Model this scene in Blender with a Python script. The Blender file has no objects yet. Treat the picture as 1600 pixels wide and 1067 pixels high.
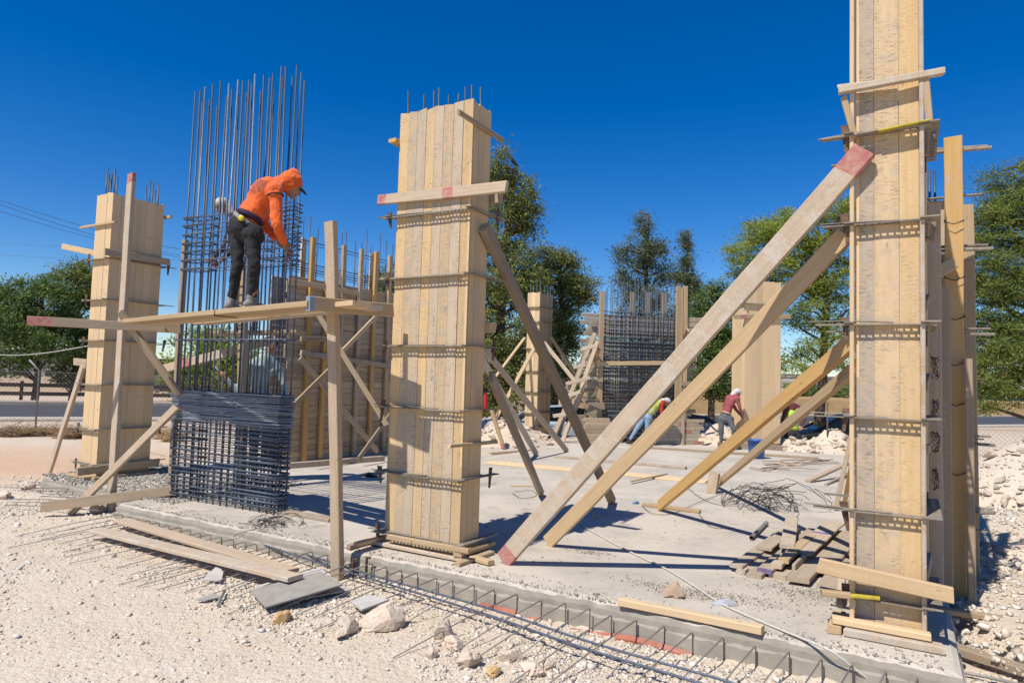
import bpy, math, random
import numpy as np
from mathutils import Vector, Matrix, noise
random.seed(7); rng = np.random.default_rng(7)
sc = bpy.context.scene
COL = sc.collection

# ------------------------------------------------------------------ camera
EYE = Vector((0, 0, 1.7)); FPX = 1066.7
PITCH, ROLL = math.radians(3.27), math.radians(1.64)
cam_data = bpy.data.cameras.new('camera'); cam_data.lens = 24; cam_data.sensor_width = 36
cam_data.clip_start = 0.05; cam_data.clip_end = 3000
cam = bpy.data.objects.new('camera', cam_data); COL.objects.link(cam)
RC = Matrix.Rotation(math.pi / 2 + PITCH, 3, 'X') @ Matrix.Rotation(ROLL, 3, 'Z')
cam.matrix_world = Matrix.Translation(EYE) @ RC.to_4x4()
sc.camera = cam

# ------------------------------------------------------------------ sky, sun, exposure
SUN = Vector((-0.47, -0.52, 1.0)).normalized()          # towards the sun
world = bpy.data.worlds.new('World'); sc.world = world; world.use_nodes = True
wn = world.node_tree.nodes; wl = world.node_tree.links
sky = wn.new('ShaderNodeTexSky'); sky.sky_type = 'NISHITA'; sky.sun_disc = False
sky.sun_elevation = math.asin(SUN.z); sky.sun_rotation = math.atan2(SUN.x, SUN.y)
sky.air_density = 1.0; sky.dust_density = 0.0; sky.ozone_density = 4.0; sky.altitude = 800
hsv = wn.new('ShaderNodeHueSaturation'); hsv.inputs['Saturation'].default_value = 1.42; hsv.inputs['Hue'].default_value = 0.511; hsv.inputs['Value'].default_value = 0.97
wl.new(sky.outputs[0], hsv.inputs['Color']); wl.new(hsv.outputs[0], wn['Background'].inputs['Color'])
wn['Background'].inputs['Strength'].default_value = 0.1
sun_data = bpy.data.lights.new('sun', 'SUN'); sun_data.energy = 4.2; sun_data.angle = math.radians(0.53); sun_data.color = (1.0, 0.95, 0.87)
sun = bpy.data.objects.new('sun', sun_data); COL.objects.link(sun)
sun.rotation_euler = SUN.to_track_quat('Z', 'Y').to_euler()
sc.view_settings.view_transform = 'Standard'; sc.view_settings.look = 'None'
sc.view_settings.gamma = 1.0; sc.view_settings.exposure = 0.38
sc.render.engine = 'CYCLES'; sc.cycles.max_bounces = 6; sc.cycles.diffuse_bounces = 3
sc.cycles.transparent_max_bounces = 6

# ------------------------------------------------------------------ layout helpers (survey of the site: a sight line and a level or a plane gives a point)
def ray(px, py): return RC @ Vector(((px - 800) / FPX, -(py - 533.5) / FPX, -1))
def G(px, py, z=0.0):
    v = ray(px, py); return EYE + v * ((z - EYE.z) / v.z)
def K(px, py, Y):
    v = ray(px, py); return EYE + v * (Y / v.y)
def PL(px, py, P, N):
    v = ray(px, py); return EYE + v * ((P - EYE).dot(N) / v.dot(N))
TH = math.radians(30.5)
E1 = Vector((math.cos(TH), -math.sin(TH), 0)); E2 = Vector((math.sin(TH), math.cos(TH), 0)); UP = Vector((0, 0, 1))
S0 = Vector((-1.35, 6.66, 0))
def S(a, b, z=0.0): return S0 + E1 * a + E2 * b + UP * z
def hz(py, P):      # height at which the sight line through row py passes over P
    lo, hi = -3.0, 12.0
    for _ in range(40):
        m = (lo + hi) / 2; c = RC.transposed() @ (Vector((P.x, P.y, m)) - EYE)
        if 533.5 - FPX * c.y / -c.z > py: lo = m
        else: hi = m
    return lo
def V(*a): return Vector(a)
def rj(s): return random.uniform(-s, s)

# ------------------------------------------------------------------ materials
def new_mat(name):
    m = bpy.data.materials.new(name); m.use_nodes = True
    n = m.node_tree.nodes; return m, n, m.node_tree.links, n['Principled BSDF']
def nz(n, l, vec, scale, detail=4, rough=0.6, out='Fac'):
    t = n.new('ShaderNodeTexNoise'); t.inputs['Scale'].default_value = scale; t.inputs['Detail'].default_value = detail
    t.inputs['Roughness'].default_value = rough
    if vec is not None: l.new(vec, t.inputs['Vector'])
    return t.outputs[out]
def ramp(n, l, fac, *stops):
    r = n.new('ShaderNodeValToRGB'); e = r.color_ramp.elements
    while len(e) < len(stops): e.new(0.5)
    for k, (p, c) in enumerate(stops):
        e[k].position = p; e[k].color = (c, c, c, 1) if isinstance(c, (int, float)) else (*c, 1)
    l.new(fac, r.inputs[0]); return r.outputs[0]
def mixc(n, l, fac, a, b, mode='MIX'):
    m = n.new('ShaderNodeMix'); m.data_type = 'RGBA'; m.blend_type = mode
    for s, v in ((0, fac), (6, a), (7, b)):
        if isinstance(v, bpy.types.NodeSocket): l.new(v, m.inputs[s])
        elif s == 0: m.inputs[0].default_value = v
        else: m.inputs[s].default_value = (*v, 1)
    return m.outputs[2]
def mapping(n, l, vec, scale, loc=None):
    m = n.new('ShaderNodeMapping'); m.inputs['Scale'].default_value = scale
    l.new(vec, m.inputs['Vector'])
    if loc is not None: l.new(loc, m.inputs['Location'])
    return m.outputs[0]
def bump(n, l, bsdf, h, strength, dist):
    b = n.new('ShaderNodeBump'); b.inputs['Strength'].default_value = strength; b.inputs['Distance'].default_value = dist
    l.new(h, b.inputs['Height']); l.new(b.outputs[0], bsdf.inputs['Normal'])
def math2(n, l, op, a, b):
    m = n.new('ShaderNodeMath'); m.operation = op
    for s, v in ((0, a), (1, b)):
        if isinstance(v, bpy.types.NodeSocket): l.new(v, m.inputs[s])
        else: m.inputs[s].default_value = v
    return m.outputs[0]

def wood(name, a, b, residue=None, amount=0.0, streak=0.0, rough=0.85, vary=0.25, tint=None):
    """sawn board: x runs along the grain; residue = dried cement film in patches, streak = scratches across the board"""
    m, n, l, bs = new_mat(name)
    tc = n.new('ShaderNodeTexCoord').outputs['Object']; oi = n.new('ShaderNodeObjectInfo')
    rnd = oi.outputs['Random']
    off = n.new('ShaderNodeCombineXYZ')
    for k, f in enumerate((91.0, 37.0, 53.0)): l.new(math2(n, l, 'MULTIPLY', rnd, f), off.inputs[k])
    grain = nz(n, l, mapping(n, l, tc, (1.6, 38, 38), off.outputs[0]), 1.0, 5, 0.65)
    broad = nz(n, l, mapping(n, l, tc, (0.7, 7, 7), off.outputs[0]), 1.0, 3, 0.5)
    c = mixc(n, l, ramp(n, l, grain, (0.3, 0.0), (0.7, 1.0)), a, b)
    c = mixc(n, l, ramp(n, l, broad, (0.45, 0.0), (0.8, 0.35)), c, tuple(x * 0.7 for x in a))
    c = mixc(n, l, ramp(n, l, nz(n, l, mapping(n, l, tc, (1.1, 3, 3), off.outputs[0]), 1.0, 4, 0.6), (0.48, 0.0), (0.7, 0.5)), c, tuple(0.5 * x + 0.5 * y for x, y in zip(a, (0.40, 0.33, 0.25))))
    sel = math2(n, l, 'FRACT', math2(n, l, 'MULTIPLY', rnd, 7.31), 0.0)
    if tint is not None:      # whole boards that are a different wood
        c = mixc(n, l, ramp(n, l, sel, (0.45, 0.0), (0.65, 0.75)), c, tint)
    kn = n.new('ShaderNodeTexVoronoi'); kn.inputs['Scale'].default_value = 1.0
    l.new(mapping(n, l, tc, (2.6, 8, 8), off.outputs[0]), kn.inputs['Vector'])
    c = mixc(n, l, ramp(n, l, kn.outputs['Distance'], (0.035, 0.7), (0.075, 0.0)), c, tuple(x * 0.3 for x in a))
    h = grain
    if residue is not None:
        patch = nz(n, l, mapping(n, l, tc, (10.0, 5.0, 5.0), off.outputs[0]), 1.0, 8, 0.75)
        lo = 0.66 - amount * 0.3
        pm = ramp(n, l, math2(n, l, 'ADD', patch, math2(n, l, 'MULTIPLY', math2(n, l, 'SUBTRACT', math2(n, l, 'FRACT', math2(n, l, 'MULTIPLY', rnd, 3.7), 0.0), 0.5), 0.26)), (lo, 0.0), (lo + 0.10, 0.85))
        c = mixc(n, l, pm, c, residue)
    if residue is not None and amount > 0.3:
        spl = n.new('ShaderNodeTexVoronoi'); spl.inputs['Scale'].default_value = 26; l.new(mapping(n, l, tc, (1, 1, 1), off.outputs[0]), spl.inputs['Vector'])
        dots = math2(n, l, 'MULTIPLY', ramp(n, l, spl.outputs['Distance'], (0.13, 0.8), (0.24, 0.0)), ramp(n, l, nz(n, l, mapping(n, l, tc, (2, 2, 2), off.outputs[0]), 1.0, 3), (0.5, 0.0), (0.6, 1.0)))
        c = mixc(n, l, dots, c, (0.56, 0.50, 0.42))
    if streak:
        wob = nz(n, l, mapping(n, l, tc, (9, 9, 9), off.outputs[0]), 1.0, 2, 0.5, 'Color')
        va = n.new('ShaderNodeVectorMath'); va.operation = 'MULTIPLY_ADD'; l.new(wob, va.inputs[0]); va.inputs[1].default_value = (0.05, 0.05, 0.05); l.new(tc, va.inputs[2])
        st = nz(n, l, mapping(n, l, va.outputs[0], (140, 20, 20), off.outputs[0]), 1.0, 3, 0.65)
        big = nz(n, l, mapping(n, l, tc, (3.0, 9, 9), off.outputs[0]), 1.3, 3, 0.6)
        sm = math2(n, l, 'MULTIPLY', ramp(n, l, st, (0.54, 0.0), (0.60, 1.0)), ramp(n, l, big, (0.40, 0.0), (0.62, streak)))
        c = mixc(n, l, sm, c, (0.20, 0.155, 0.115)); h = math2(n, l, 'SUBTRACT', grain, sm)
    v = ramp(n, l, rnd, (0.0, 1.0 - vary), (1.0, 1.0 + vary * 0.35))
    c = mixc(n, l, 1.0, c, v, 'MULTIPLY')
    l.new(c, bs.inputs['Base Color']); bs.inputs['Roughness'].default_value = rough
    bs.inputs['Specular IOR Level'].default_value = 0.25
    bump(n, l, bs, h, 0.5, 0.004)
    return m
def plain(name, col, rough=0.6, metal=0.0, var=0.15, scale=6.0, bmp=0.0, spec=0.5, col2=None, det=5):
    m, n, l, bs = new_mat(name)
    tc = n.new('ShaderNodeTexCoord').outputs['Object']; oi = n.new('ShaderNodeObjectInfo')
    f = nz(n, l, tc, scale, det, 0.65)
    c2 = col2 or tuple(x * (1 - var * 2.2) for x in col)
    c = mixc(n, l, ramp(n, l, f, (0.35, 0.0), (0.7, 1.0)), col, c2)
    c = mixc(n, l, 1.0, c, ramp(n, l, oi.outputs['Random'], (0, 1 - var), (1, 1 + var * 0.4)), 'MULTIPLY')
    l.new(c, bs.inputs['Base Color']); bs.inputs['Roughness'].default_value = rough; bs.inputs['Metallic'].default_value = metal
    bs.inputs['Specular IOR Level'].default_value = spec
    if bmp: bump(n, l, bs, f, bmp, 0.01)
    return m
CEM = (0.45, 0.37, 0.265)
M = {}
M['board'] = wood('formwork board, cement stained', (0.62, 0.44, 0.235), (0.54, 0.365, 0.18), CEM, 0.55, 0.5, tint=(0.68, 0.42, 0.17), vary=0.2)
M['board_big'] = wood('formwork board, worn', (0.53, 0.395, 0.25), (0.46, 0.335, 0.205), (0.44, 0.36, 0.265), 0.60, 0.6, tint=(0.60, 0.37, 0.155), vary=0.1)
M['grey_board'] = wood('formwork board, grey with cement', (0.54, 0.425, 0.30), (0.47, 0.36, 0.245), (0.44, 0.365, 0.28), 0.62, 0.75, vary=0.14)
M['gold_board'] = wood('formwork board, golden', (0.65, 0.46, 0.245), (0.57, 0.385, 0.19), (0.47, 0.385, 0.275), 0.48, 0.5, vary=0.14)
M['tan_board'] = wood('formwork board, tan', (0.62, 0.455, 0.275), (0.54, 0.38, 0.215), CEM, 0.48, 0.55, vary=0.14)
M['new'] = wood('fresh pine board', (0.74, 0.545, 0.325), (0.67, 0.47, 0.26), CEM, 0.0, 0.0, vary=0.14, tint=(0.71, 0.50, 0.28))
M['aged'] = wood('grey weathered timber', (0.475, 0.36, 0.245), (0.36, 0.265, 0.175), (0.46, 0.39, 0.31), 0.4, 0.3)
M['brace'] = wood('pale weathered brace timber', (0.56, 0.44, 0.315), (0.46, 0.345, 0.235), (0.53, 0.46, 0.375), 0.4, 0.3, vary=0.12)
M['tan'] = wood('tan timber', (0.58, 0.42, 0.245), (0.48, 0.33, 0.18), CEM, 0.25, 0.15)
M['orange'] = wood('orange resin timber', (0.60, 0.375, 0.145), (0.52, 0.30, 0.105), CEM, 0.12, 0.05, vary=0.12)
M['brown'] = wood('brown wall form board', (0.53, 0.39, 0.25), (0.43, 0.305, 0.19), (0.48, 0.40, 0.30), 0.45, 0.4)
M['pile'] = wood('grey brown offcut', (0.53, 0.43, 0.31), (0.43, 0.335, 0.235), (0.51, 0.44, 0.35), 0.5, 0.4, vary=0.28)
M['stack'] = wood('beige stacked form board', (0.47, 0.39, 0.28), (0.39, 0.31, 0.215), (0.50, 0.44, 0.36), 0.5, 0.2)
M['red'] = plain('red spray paint on wood', (0.40, 0.10, 0.10), 0.9, var=0.15, scale=17, bmp=0.3, col2=(0.48, 0.29, 0.22))
M['yellow'] = plain('yellow paint', (0.62, 0.50, 0.03), 0.6, var=0.2, scale=14)
M['violet'] = plain('violet spray paint', (0.27, 0.20, 0.38), 0.8, var=0.25, scale=20)
M['rebar'] = plain('grey rebar steel', (0.042, 0.062, 0.10), 0.45, 0.15, var=0.25, scale=18, col2=(0.07, 0.085, 0.11))
M['rebar_light'] = plain('pale bare rebar steel', (0.155, 0.19, 0.255), 0.45, 0.25, var=0.25, scale=18, col2=(0.09, 0.105, 0.135))
M['clamp'] = plain('cement crusted steel', (0.24, 0.20, 0.155), 0.8, 0.15, var=0.3, scale=16, col2=(0.36, 0.31, 0.24), bmp=0.4)
M['rust'] = plain('rusty steel wedge', (0.20, 0.115, 0.07), 0.8, 0.2, var=0.3, scale=25)
M['wire'] = plain('dark binding wire', (0.06, 0.055, 0.05), 0.6, 0.4)

# ------------------------------------------------------------------ object helpers
WORLD = {}
def make(name, verts, faces, mat, mw=None, parent=None, smooth=False, me=None):
    if me is None:
        me = bpy.data.meshes.new(name); me.from_pydata([tuple(v) for v in verts], [], faces); me.update()
        for x in (mat if isinstance(mat, (list, tuple)) else [mat]): me.materials.append(x)
        if smooth: me.polygons.foreach_set('use_smooth', [True] * len(me.polygons))
    o = bpy.data.objects.new(name, me); COL.objects.link(o)
    mw = mw or Matrix()
    place(o, mw, parent); return o
def place(o, mw, parent=None):
    WORLD[o.name] = mw
    if parent is not None:
        o.parent = parent; o.matrix_basis = WORLD[parent.name].inverted() @ mw
    else: o.matrix_basis = mw
def tag(o, label=None, cat=None, group=None, kind=None):
    for k, v in (('label', label), ('category', cat), ('group', group), ('kind', kind)):
        if v: o[k] = v
    return o
def root(name, loc, label, cat, group=None):
    o = bpy.data.objects.new(name, None); COL.objects.link(o); o.empty_display_size = 0.2
    place(o, Matrix.Translation(loc)); return tag(o, label, cat, group)
class MB:
    def __init__(s): s.v = []; s.f = []; s.m = []
    def add(s, verts, faces, mi=0):
        k = len(s.v); s.v += [Vector(v) for v in verts]; s.f += [[i + k for i in f] for f in faces]; s.m += [mi] * len(faces)
    def box(s, lo, hi, mi=0, mat=None):
        vs = [Vector((x, y, z)) for x in (lo[0], hi[0]) for y in (lo[1], hi[1]) for z in (lo[2], hi[2])]
        if mat is not None: vs = [mat @ v for v in vs]
        s.add(vs, [(0, 1, 3, 2), (4, 6, 7, 5), (0, 4, 5, 1), (2, 3, 7, 6), (0, 2, 6, 4), (1, 5, 7, 3)], mi)
    def tube(s, pts, r, n=6, mi=0, closed=False, caps=True):
        v, f = tube_geo(pts, r, n, closed, caps); s.add(v, f, mi)
    def build(s, name, mats, mw=None, parent=None, smooth=False):
        o = make(name, s.v, s.f, mats, mw, parent, smooth)
        if isinstance(mats, (list, tuple)) and len(mats) > 1: o.data.polygons.foreach_set('material_index', s.m)
        return o
def tube_geo(pts, r, n=6, closed=False, caps=True):
    pts = [Vector(p) for p in pts]; N = len(pts); vs = []; fs = []; u = None
    for i, p in enumerate(pts):
        if closed: d = pts[(i + 1) % N] - pts[i - 1]
        else: d = pts[min(i + 1, N - 1)] - pts[max(i - 1, 0)]
        d = d.normalized() if d.length > 1e-9 else UP.copy()
        if u is None: u = d.orthogonal().normalized()
        else:
            u = u - d * u.dot(d); u = u.normalized() if u.length > 1e-6 else d.orthogonal().normalized()
        w = d.cross(u); rr = r[i] if isinstance(r, (list, tuple)) else r
        k = 1.0
        if 0 < i < N - 1 or closed:      # keep the width through a mitre
            a = (pts[i] - pts[i - 1]).normalized(); k = 1 / max(0.5, abs(a.dot(d)))
        vs += [p + (u * math.cos(t) + w * math.sin(t)) * rr * k for t in (2 * math.pi * j / n for j in range(n))]
    for i in range(N if closed else N - 1):
        a, b = i * n, ((i + 1) % N) * n
        fs += [(a + j, a + (j + 1) % n, b + (j + 1) % n, b + j) for j in range(n)]
    if caps and not closed: fs += [tuple(range(n - 1, -1, -1)), tuple(range((N - 1) * n, N * n))]
    return vs, fs
def frame_from(x, n_hint):
    """matrix columns: x along the piece, z = broad face normal (close to n_hint), y = width"""
    x = x.normalized(); y = n_hint.cross(x)
    if y.length < 1e-4: y = x.orthogonal()
    y.normalize(); z = x.cross(y)
    return Matrix((x, y, z)).transposed()
def timber(name, p0, p1, w, t, mat, face=None, parent=None, label=None, cat='timber', group=None, bow=0.002, rough=True, n=None, cham=0.006):
    """sawn board from p0 to p1 (its centre line): width w, thickness t, broad face turned to `face`"""
    p0, p1 = Vector(p0), Vector(p1); L = (p1 - p0).length
    mw = Matrix.Translation((p0 + p1) / 2) @ frame_from(p1 - p0, face or -E2).to_4x4()
    n = n or max(1, min(10, int(L / 0.38))); c = min(cham, t * 0.22); vs = []; fs = []
    ph, am = random.random() * 6, rj(bow); am2 = rj(bow)
    e0, e1 = rj(0.012), rj(0.012)
    for i in range(n + 1):
        u = i / n; x = (u - 0.5) * L; s = math.sin(math.pi * u)
        jj = 0.022 if rough and n > 2 else 0; dy, dz = am * s + w * rj(jj), am2 * s + t * rj(jj * 1.5); ww = w * (1 + (rj(0.025) if rough else 0)) / 2; tt = t / 2 * (1 + (rj(0.03) if rough else 0))
        for yy, zz in ((-ww + c, -tt), (ww - c, -tt), (ww, -tt + c), (ww, tt - c), (ww - c, tt), (-ww + c, tt), (-ww, tt - c), (-ww, -tt + c)):
            sk = (e0 if i == 0 else e1 if i == n else 0) * (yy / w) * 2 if rough else 0
            vs.append((x + sk, yy + dy, zz + dz))
    for i in range(n): fs += [(i * 8 + j, i * 8 + (j + 1) % 8, (i + 1) * 8 + (j + 1) % 8, (i + 1) * 8 + j) for j in range(8)]
    fs += [tuple(range(7, -1, -1)), tuple(range(n * 8, n * 8 + 8))]
    o = make(name, vs, fs, mat, mw, parent)
    if parent is None: tag(o, label, cat, group)
    return o
def paint_end(tb, p_end, p_other, length, w, t, face, mat, start=0.0):
    """sprayed paint on part of a board: the board is cut at the limits of the paint and those faces take the paint"""
    import bmesh
    inv = WORLD[tb.name].inverted(); xe, xo = (inv @ Vector(p_end)).x, (inv @ Vector(p_other)).x; s = 1 if xo > xe else -1
    x0 = xe + s * start if start else xe - s * 0.2; x1 = xe + s * (start + length); lo, hi = min(x0, x1), max(x0, x1)
    bm = bmesh.new(); bm.from_mesh(tb.data); tl = rj(0.25), rj(0.25)
    for x in (lo, hi):
        bmesh.ops.bisect_plane(bm, geom=bm.verts[:] + bm.edges[:] + bm.faces[:], plane_co=(x, 0, 0), plane_no=(1, tl[0], tl[1]))
    k = len(tb.data.materials); tb.data.materials.append(mat)
    for f in bm.faces:
        c = f.calc_center_median(); x = c.x + tl[0] * c.y + tl[1] * c.z
        if lo < x < hi: f.material_index = k
    bm.to_mesh(tb.data); bm.free(); return tb
def rod(name, pts, r, mat, parent=None, n=6, label=None, cat=None, group=None, smooth=True, closed=False):
    c = Vector(pts[0]); v, f = tube_geo([Vector(p) - c for p in pts], r, n, closed)
    o = make(name, v, f, mat, Matrix.Translation(c), parent, smooth)
    if parent is None: tag(o, label, cat, group)
    return o
def smooth_line(pts, k=6):
    """Catmull-Rom through pts"""
    P = [Vector(p) for p in pts]; P = [P[0] * 2 - P[1]] + P + [P[-1] * 2 - P[-2]]; out = []
    for i in range(1, len(P) - 2):
        a, b, c, d = P[i - 1:i + 3]
        for j in range(k):
            t = j / k
            out.append(0.5 * ((2 * b) + (c - a) * t + (2 * a - 5 * b + 4 * c - d) * t * t + (3 * b - a - 3 * c + d) * t ** 3))
    return out + [P[-2]]
ICO_V = []; ICO_F = []
def _ico():
    import bmesh
    for s in (1, 2, 3, 4, 5):
        bm = bmesh.new(); bmesh.ops.create_icosphere(bm, subdivisions=s, radius=1)
        ICO_V.append(np.array([v.co[:] for v in bm.verts])); ICO_F.append(np.array([[v.index for v in f.verts] for f in bm.faces])); bm.free()
_ico()
def rock_geo(size, sub=1, seed=0, rough=0.35, flat=0.7, deep=0.0):
    V0 = ICO_V[sub]; out = []
    o = Vector((seed * 3.7, seed * 1.3, seed * 2.9))
    cuts = [Vector((rj(1), rj(1), rj(1))).normalized() for _ in range(11)]; cd = [random.uniform(0.42, 0.8) - deep for _ in cuts]
    for v in V0:
        v = Vector(v); r = 1 + rough * noise.noise(v * 1.3 + o) + rough * 0.45 * noise.noise(v * 3.1 + o) + rough * 0.2 * noise.noise(v * 7 + o) + rough * 0.10 * noise.noise(v * 17 + o)
        p = v * r
        for c, k in zip(cuts, cd):
            d = p.dot(c)
            if d > k: p -= c * (d - k) * 0.9 * (1 + 0.15 * noise.noise(v * 6 + o))
        out.append(Vector((p.x * size[0], p.y * size[1], p.z * size[2])))
    return out, ICO_F[sub].tolist()
def raw_mesh(name, verts, tris, mat, smooth=False):
    """verts Nx3, faces MxK numpy -> mesh"""
    me = bpy.data.meshes.new(name); k = tris.shape[1]
    me.vertices.add(len(verts)); me.vertices.foreach_set('co', np.ascontiguousarray(verts, dtype=np.float32).ravel())
    me.loops.add(tris.size); me.loops.foreach_set('vertex_index', np.ascontiguousarray(tris, dtype=np.int32).ravel())
    me.polygons.add(len(tris)); me.polygons.foreach_set('loop_start', np.arange(0, tris.size, k, dtype=np.int32))
    me.polygons.foreach_set('loop_total', np.full(len(tris), k, dtype=np.int32))
    me.update(calc_edges=True); me.materials.append(mat)
    if smooth: me.polygons.foreach_set('use_smooth', [True] * len(tris))
    return me
def scatter_stones(name, pos, size, mat, parent=None, flat=0.65):
    """pos Nx3, size N: many small broken stones as one mesh"""
    base = np.array([(x, y, z) for x in (-1, 1) for y in (-1, 1) for z in (-1, 1)]) * 0.72; N = len(pos); nv = 8      # angular chips: skewed, cut blocks
    fc = np.array([(0, 1, 3), (0, 3, 2), (4, 6, 7), (4, 7, 5), (0, 4, 5), (0, 5, 1), (2, 3, 7), (2, 7, 6), (0, 2, 6), (0, 6, 4), (1, 5, 7), (1, 7, 3)])
    v = base[None] * (1 + rng.uniform(-0.55, 0.3, (N, nv, 1))) + rng.uniform(-0.22, 0.22, (N, nv, 3))
    sc3 = np.stack([rng.uniform(0.7, 1.35, N), rng.uniform(0.7, 1.2, N), rng.uniform(0.45, 0.8, N) * flat / 0.65], 1)
    v = v * (sc3 * size[:, None])[:, None]
    a = rng.uniform(0, 6.28, N); t = rng.uniform(-0.8, 0.8, N)
    ca, sa, ct, st = np.cos(a), np.sin(a), np.cos(t), np.sin(t)
    x, y, z = v[..., 0], v[..., 1], v[..., 2]
    y, z = y * ct[:, None] - z * st[:, None], y * st[:, None] + z * ct[:, None]
    x, y = x * ca[:, None] - y * sa[:, None], x * sa[:, None] + y * ca[:, None]
    v = np.stack([x, y, z], -1) + pos[:, None]
    f = (fc[None] + (np.arange(N) * nv)[:, None, None]).reshape(-1, 3)
    me = raw_mesh(name, v.reshape(-1, 3), f, mat)
    return make(name, None, None, None, None, parent, me=me)

# ================================================================== GROUND
def sstep(x, a, b):
    t = min(1, max(0, (x - a) / (b - a))); return t * t * (3 - 2 * t)
def gz(x, y, fine=True):
    z = -0.2 - 0.55 * sstep(y, 20.8, 25) * sstep(x, -2, 4)
    if fine and -40 < x < 40 and y < 60:
        z += 0.030 * noise.noise(Vector((x * 0.55, y * 0.55, 3))) + 0.014 * noise.noise(Vector((x * 2.1, y * 2.1, 8)))
        if -14 < x < 14 and y < 16: z += 0.010 * noise.noise(Vector((x * 6, y * 6, 1))) + 0.006 * noise.noise(Vector((x * 15, y * 15, 4)))
    r = Vector((x, y, 0)) - S0; a, b = r.dot(E1), r.dot(E2)
    if a > 4.9: z += 0.10 * sstep(a, 4.9, 6.5) * sstep(b, -1.5, 1.0) * (1 - sstep(b, 12, 16))
    if b < 0: z -= 0.03 * sstep(b, -1.2, -0.2) * sstep(a, 0, 3)
    return z
def axis(lo, hi, mid0, mid1, step, growth):
    a = [mid0]
    while a[-1] < mid1: a.append(a[-1] + step)
    d = step
    while a[-1] < hi: d *= growth; a.append(a[-1] + d)
    b = []; d = step; p = mid0
    while p > lo: d *= growth; p -= d; b.append(p)
    return b[::-1] + a
xs = axis(-1500, 1500, -8, 6.5, 0.075, 1.09); ys = axis(-30, 1600, 2.6, 11, 0.075, 1.055)
gv = [(x, y, gz(x, y)) for y in ys for x in xs]; nx = len(xs)
gf = [(j * nx + i, j * nx + i + 1, (j + 1) * nx + i + 1, (j + 1) * nx + i) for j in range(len(ys) - 1) for i in range(nx - 1)]

def ground_mat():
    m, n, l, bs = new_mat('limestone gravel ground')
    tc = n.new('ShaderNodeTexCoord').outputs['Object']
    big = nz(n, l, tc, 0.35, 4, 0.6); mid = nz(n, l, tc, 2.2, 5, 0.65); fin = nz(n, l, tc, 26, 5, 0.75)
    c = mixc(n, l, ramp(n, l, mid, (0.35, 0.0), (0.68, 1.0)), (0.645, 0.555, 0.435), (0.585, 0.48, 0.36))
    c = mixc(n, l, ramp(n, l, big, (0.45, 0.0), (0.62, 0.75)), c, (0.60, 0.485, 0.365))
    c = mixc(n, l, ramp(n, l, fin, (0.36, 0.4), (0.48, 0.0)), c, (0.44, 0.36, 0.28))
    c = mixc(n, l, ramp(n, l, fin, (0.56, 0.0), (0.72, 0.6)), c, (0.72, 0.665, 0.59))
    # sandy vehicle track beyond the corner of the slab, and the dry plain past the road
    sx = n.new('ShaderNodeSeparateXYZ'); l.new(tc, sx.inputs[0])
    yw = math2(n, l, 'ADD', sx.outputs[1], math2(n, l, 'MULTIPLY', big, 3.0))
    tr = math2(n, l, 'MULTIPLY', ramp(n, l, math2(n, l, 'DIVIDE', yw, 40.0), (0.30, 0.0), (0.345, 1.0), (0.40, 0.9), (0.47, 0.15), (0.6, 0.25)), 1.0)
    c = mixc(n, l, tr, c, (0.58, 0.39, 0.255))
    far = ramp(n, l, math2(n, l, 'DIVIDE', yw, 100.0), (0.40, 0.0), (0.6, 1.0))
    c = mixc(n, l, far, c, (0.43, 0.31, 0.20))
    # spilled grey cement
    for (px, py, r) in ((0.0, 0.0, 0.0),):
        pass
    l.new(c, bs.inputs['Base Color']); bs.inputs['Roughness'].default_value = 0.95; bs.inputs['Specular IOR Level'].default_value = 0.15
    vo = n.new('ShaderNodeTexVoronoi'); vo.inputs['Scale'].default_value = 55; l.new(tc, vo.inputs['Vector'])
    vo2 = n.new('ShaderNodeTexVoronoi'); vo2.inputs['Scale'].default_value = 21; l.new(tc, vo2.inputs['Vector'])
    h = math2(n, l, 'ADD', math2(n, l, 'MULTIPLY', fin, 1.0), math2(n, l, 'ADD', math2(n, l, 'MULTIPLY', vo.outputs['Distance'], -0.5), math2(n, l, 'MULTIPLY', vo2.outputs['Distance'], -0.8)))
    bump(n, l, bs, h, 0.7, 0.018)
    return m
M['ground'] = ground_mat()
ground = make('ground', gv, gf, M['ground'], smooth=True); tag(ground, 'pale limestone gravel ground', kind='structure')

# far ridge with pale slopes
def ridge(name, y0, h, seed, mat, x0=-900, x1=1100):
    vs = []; fs = []; k = 120
    for i in range(k + 1):
        x = x0 + (x1 - x0) * i / k; hh = h * (0.55 + 0.6 * noise.noise(Vector((x * 0.006, seed, 0))) + 0.15 * noise.noise(Vector((x * 0.03, seed, 3))))
        vs += [(x, y0, -3), (x, y0 + 60, max(0.5, hh)), (x, y0 + 220, -3)]
    for i in range(k): fs += [(i * 3, i * 3 + 3, i * 3 + 4, i * 3 + 1), (i * 3 + 1, i * 3 + 4, i * 3 + 5, i * 3 + 2)]
    return tag(make(name, vs, fs, mat, smooth=True), kind='structure')
ridge('hills', 620, 17, 4.2, plain('dusty far slope', (0.36, 0.30, 0.25), 0.95, scale=0.02, col2=(0.22, 0.22, 0.16), spec=0.1))

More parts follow.
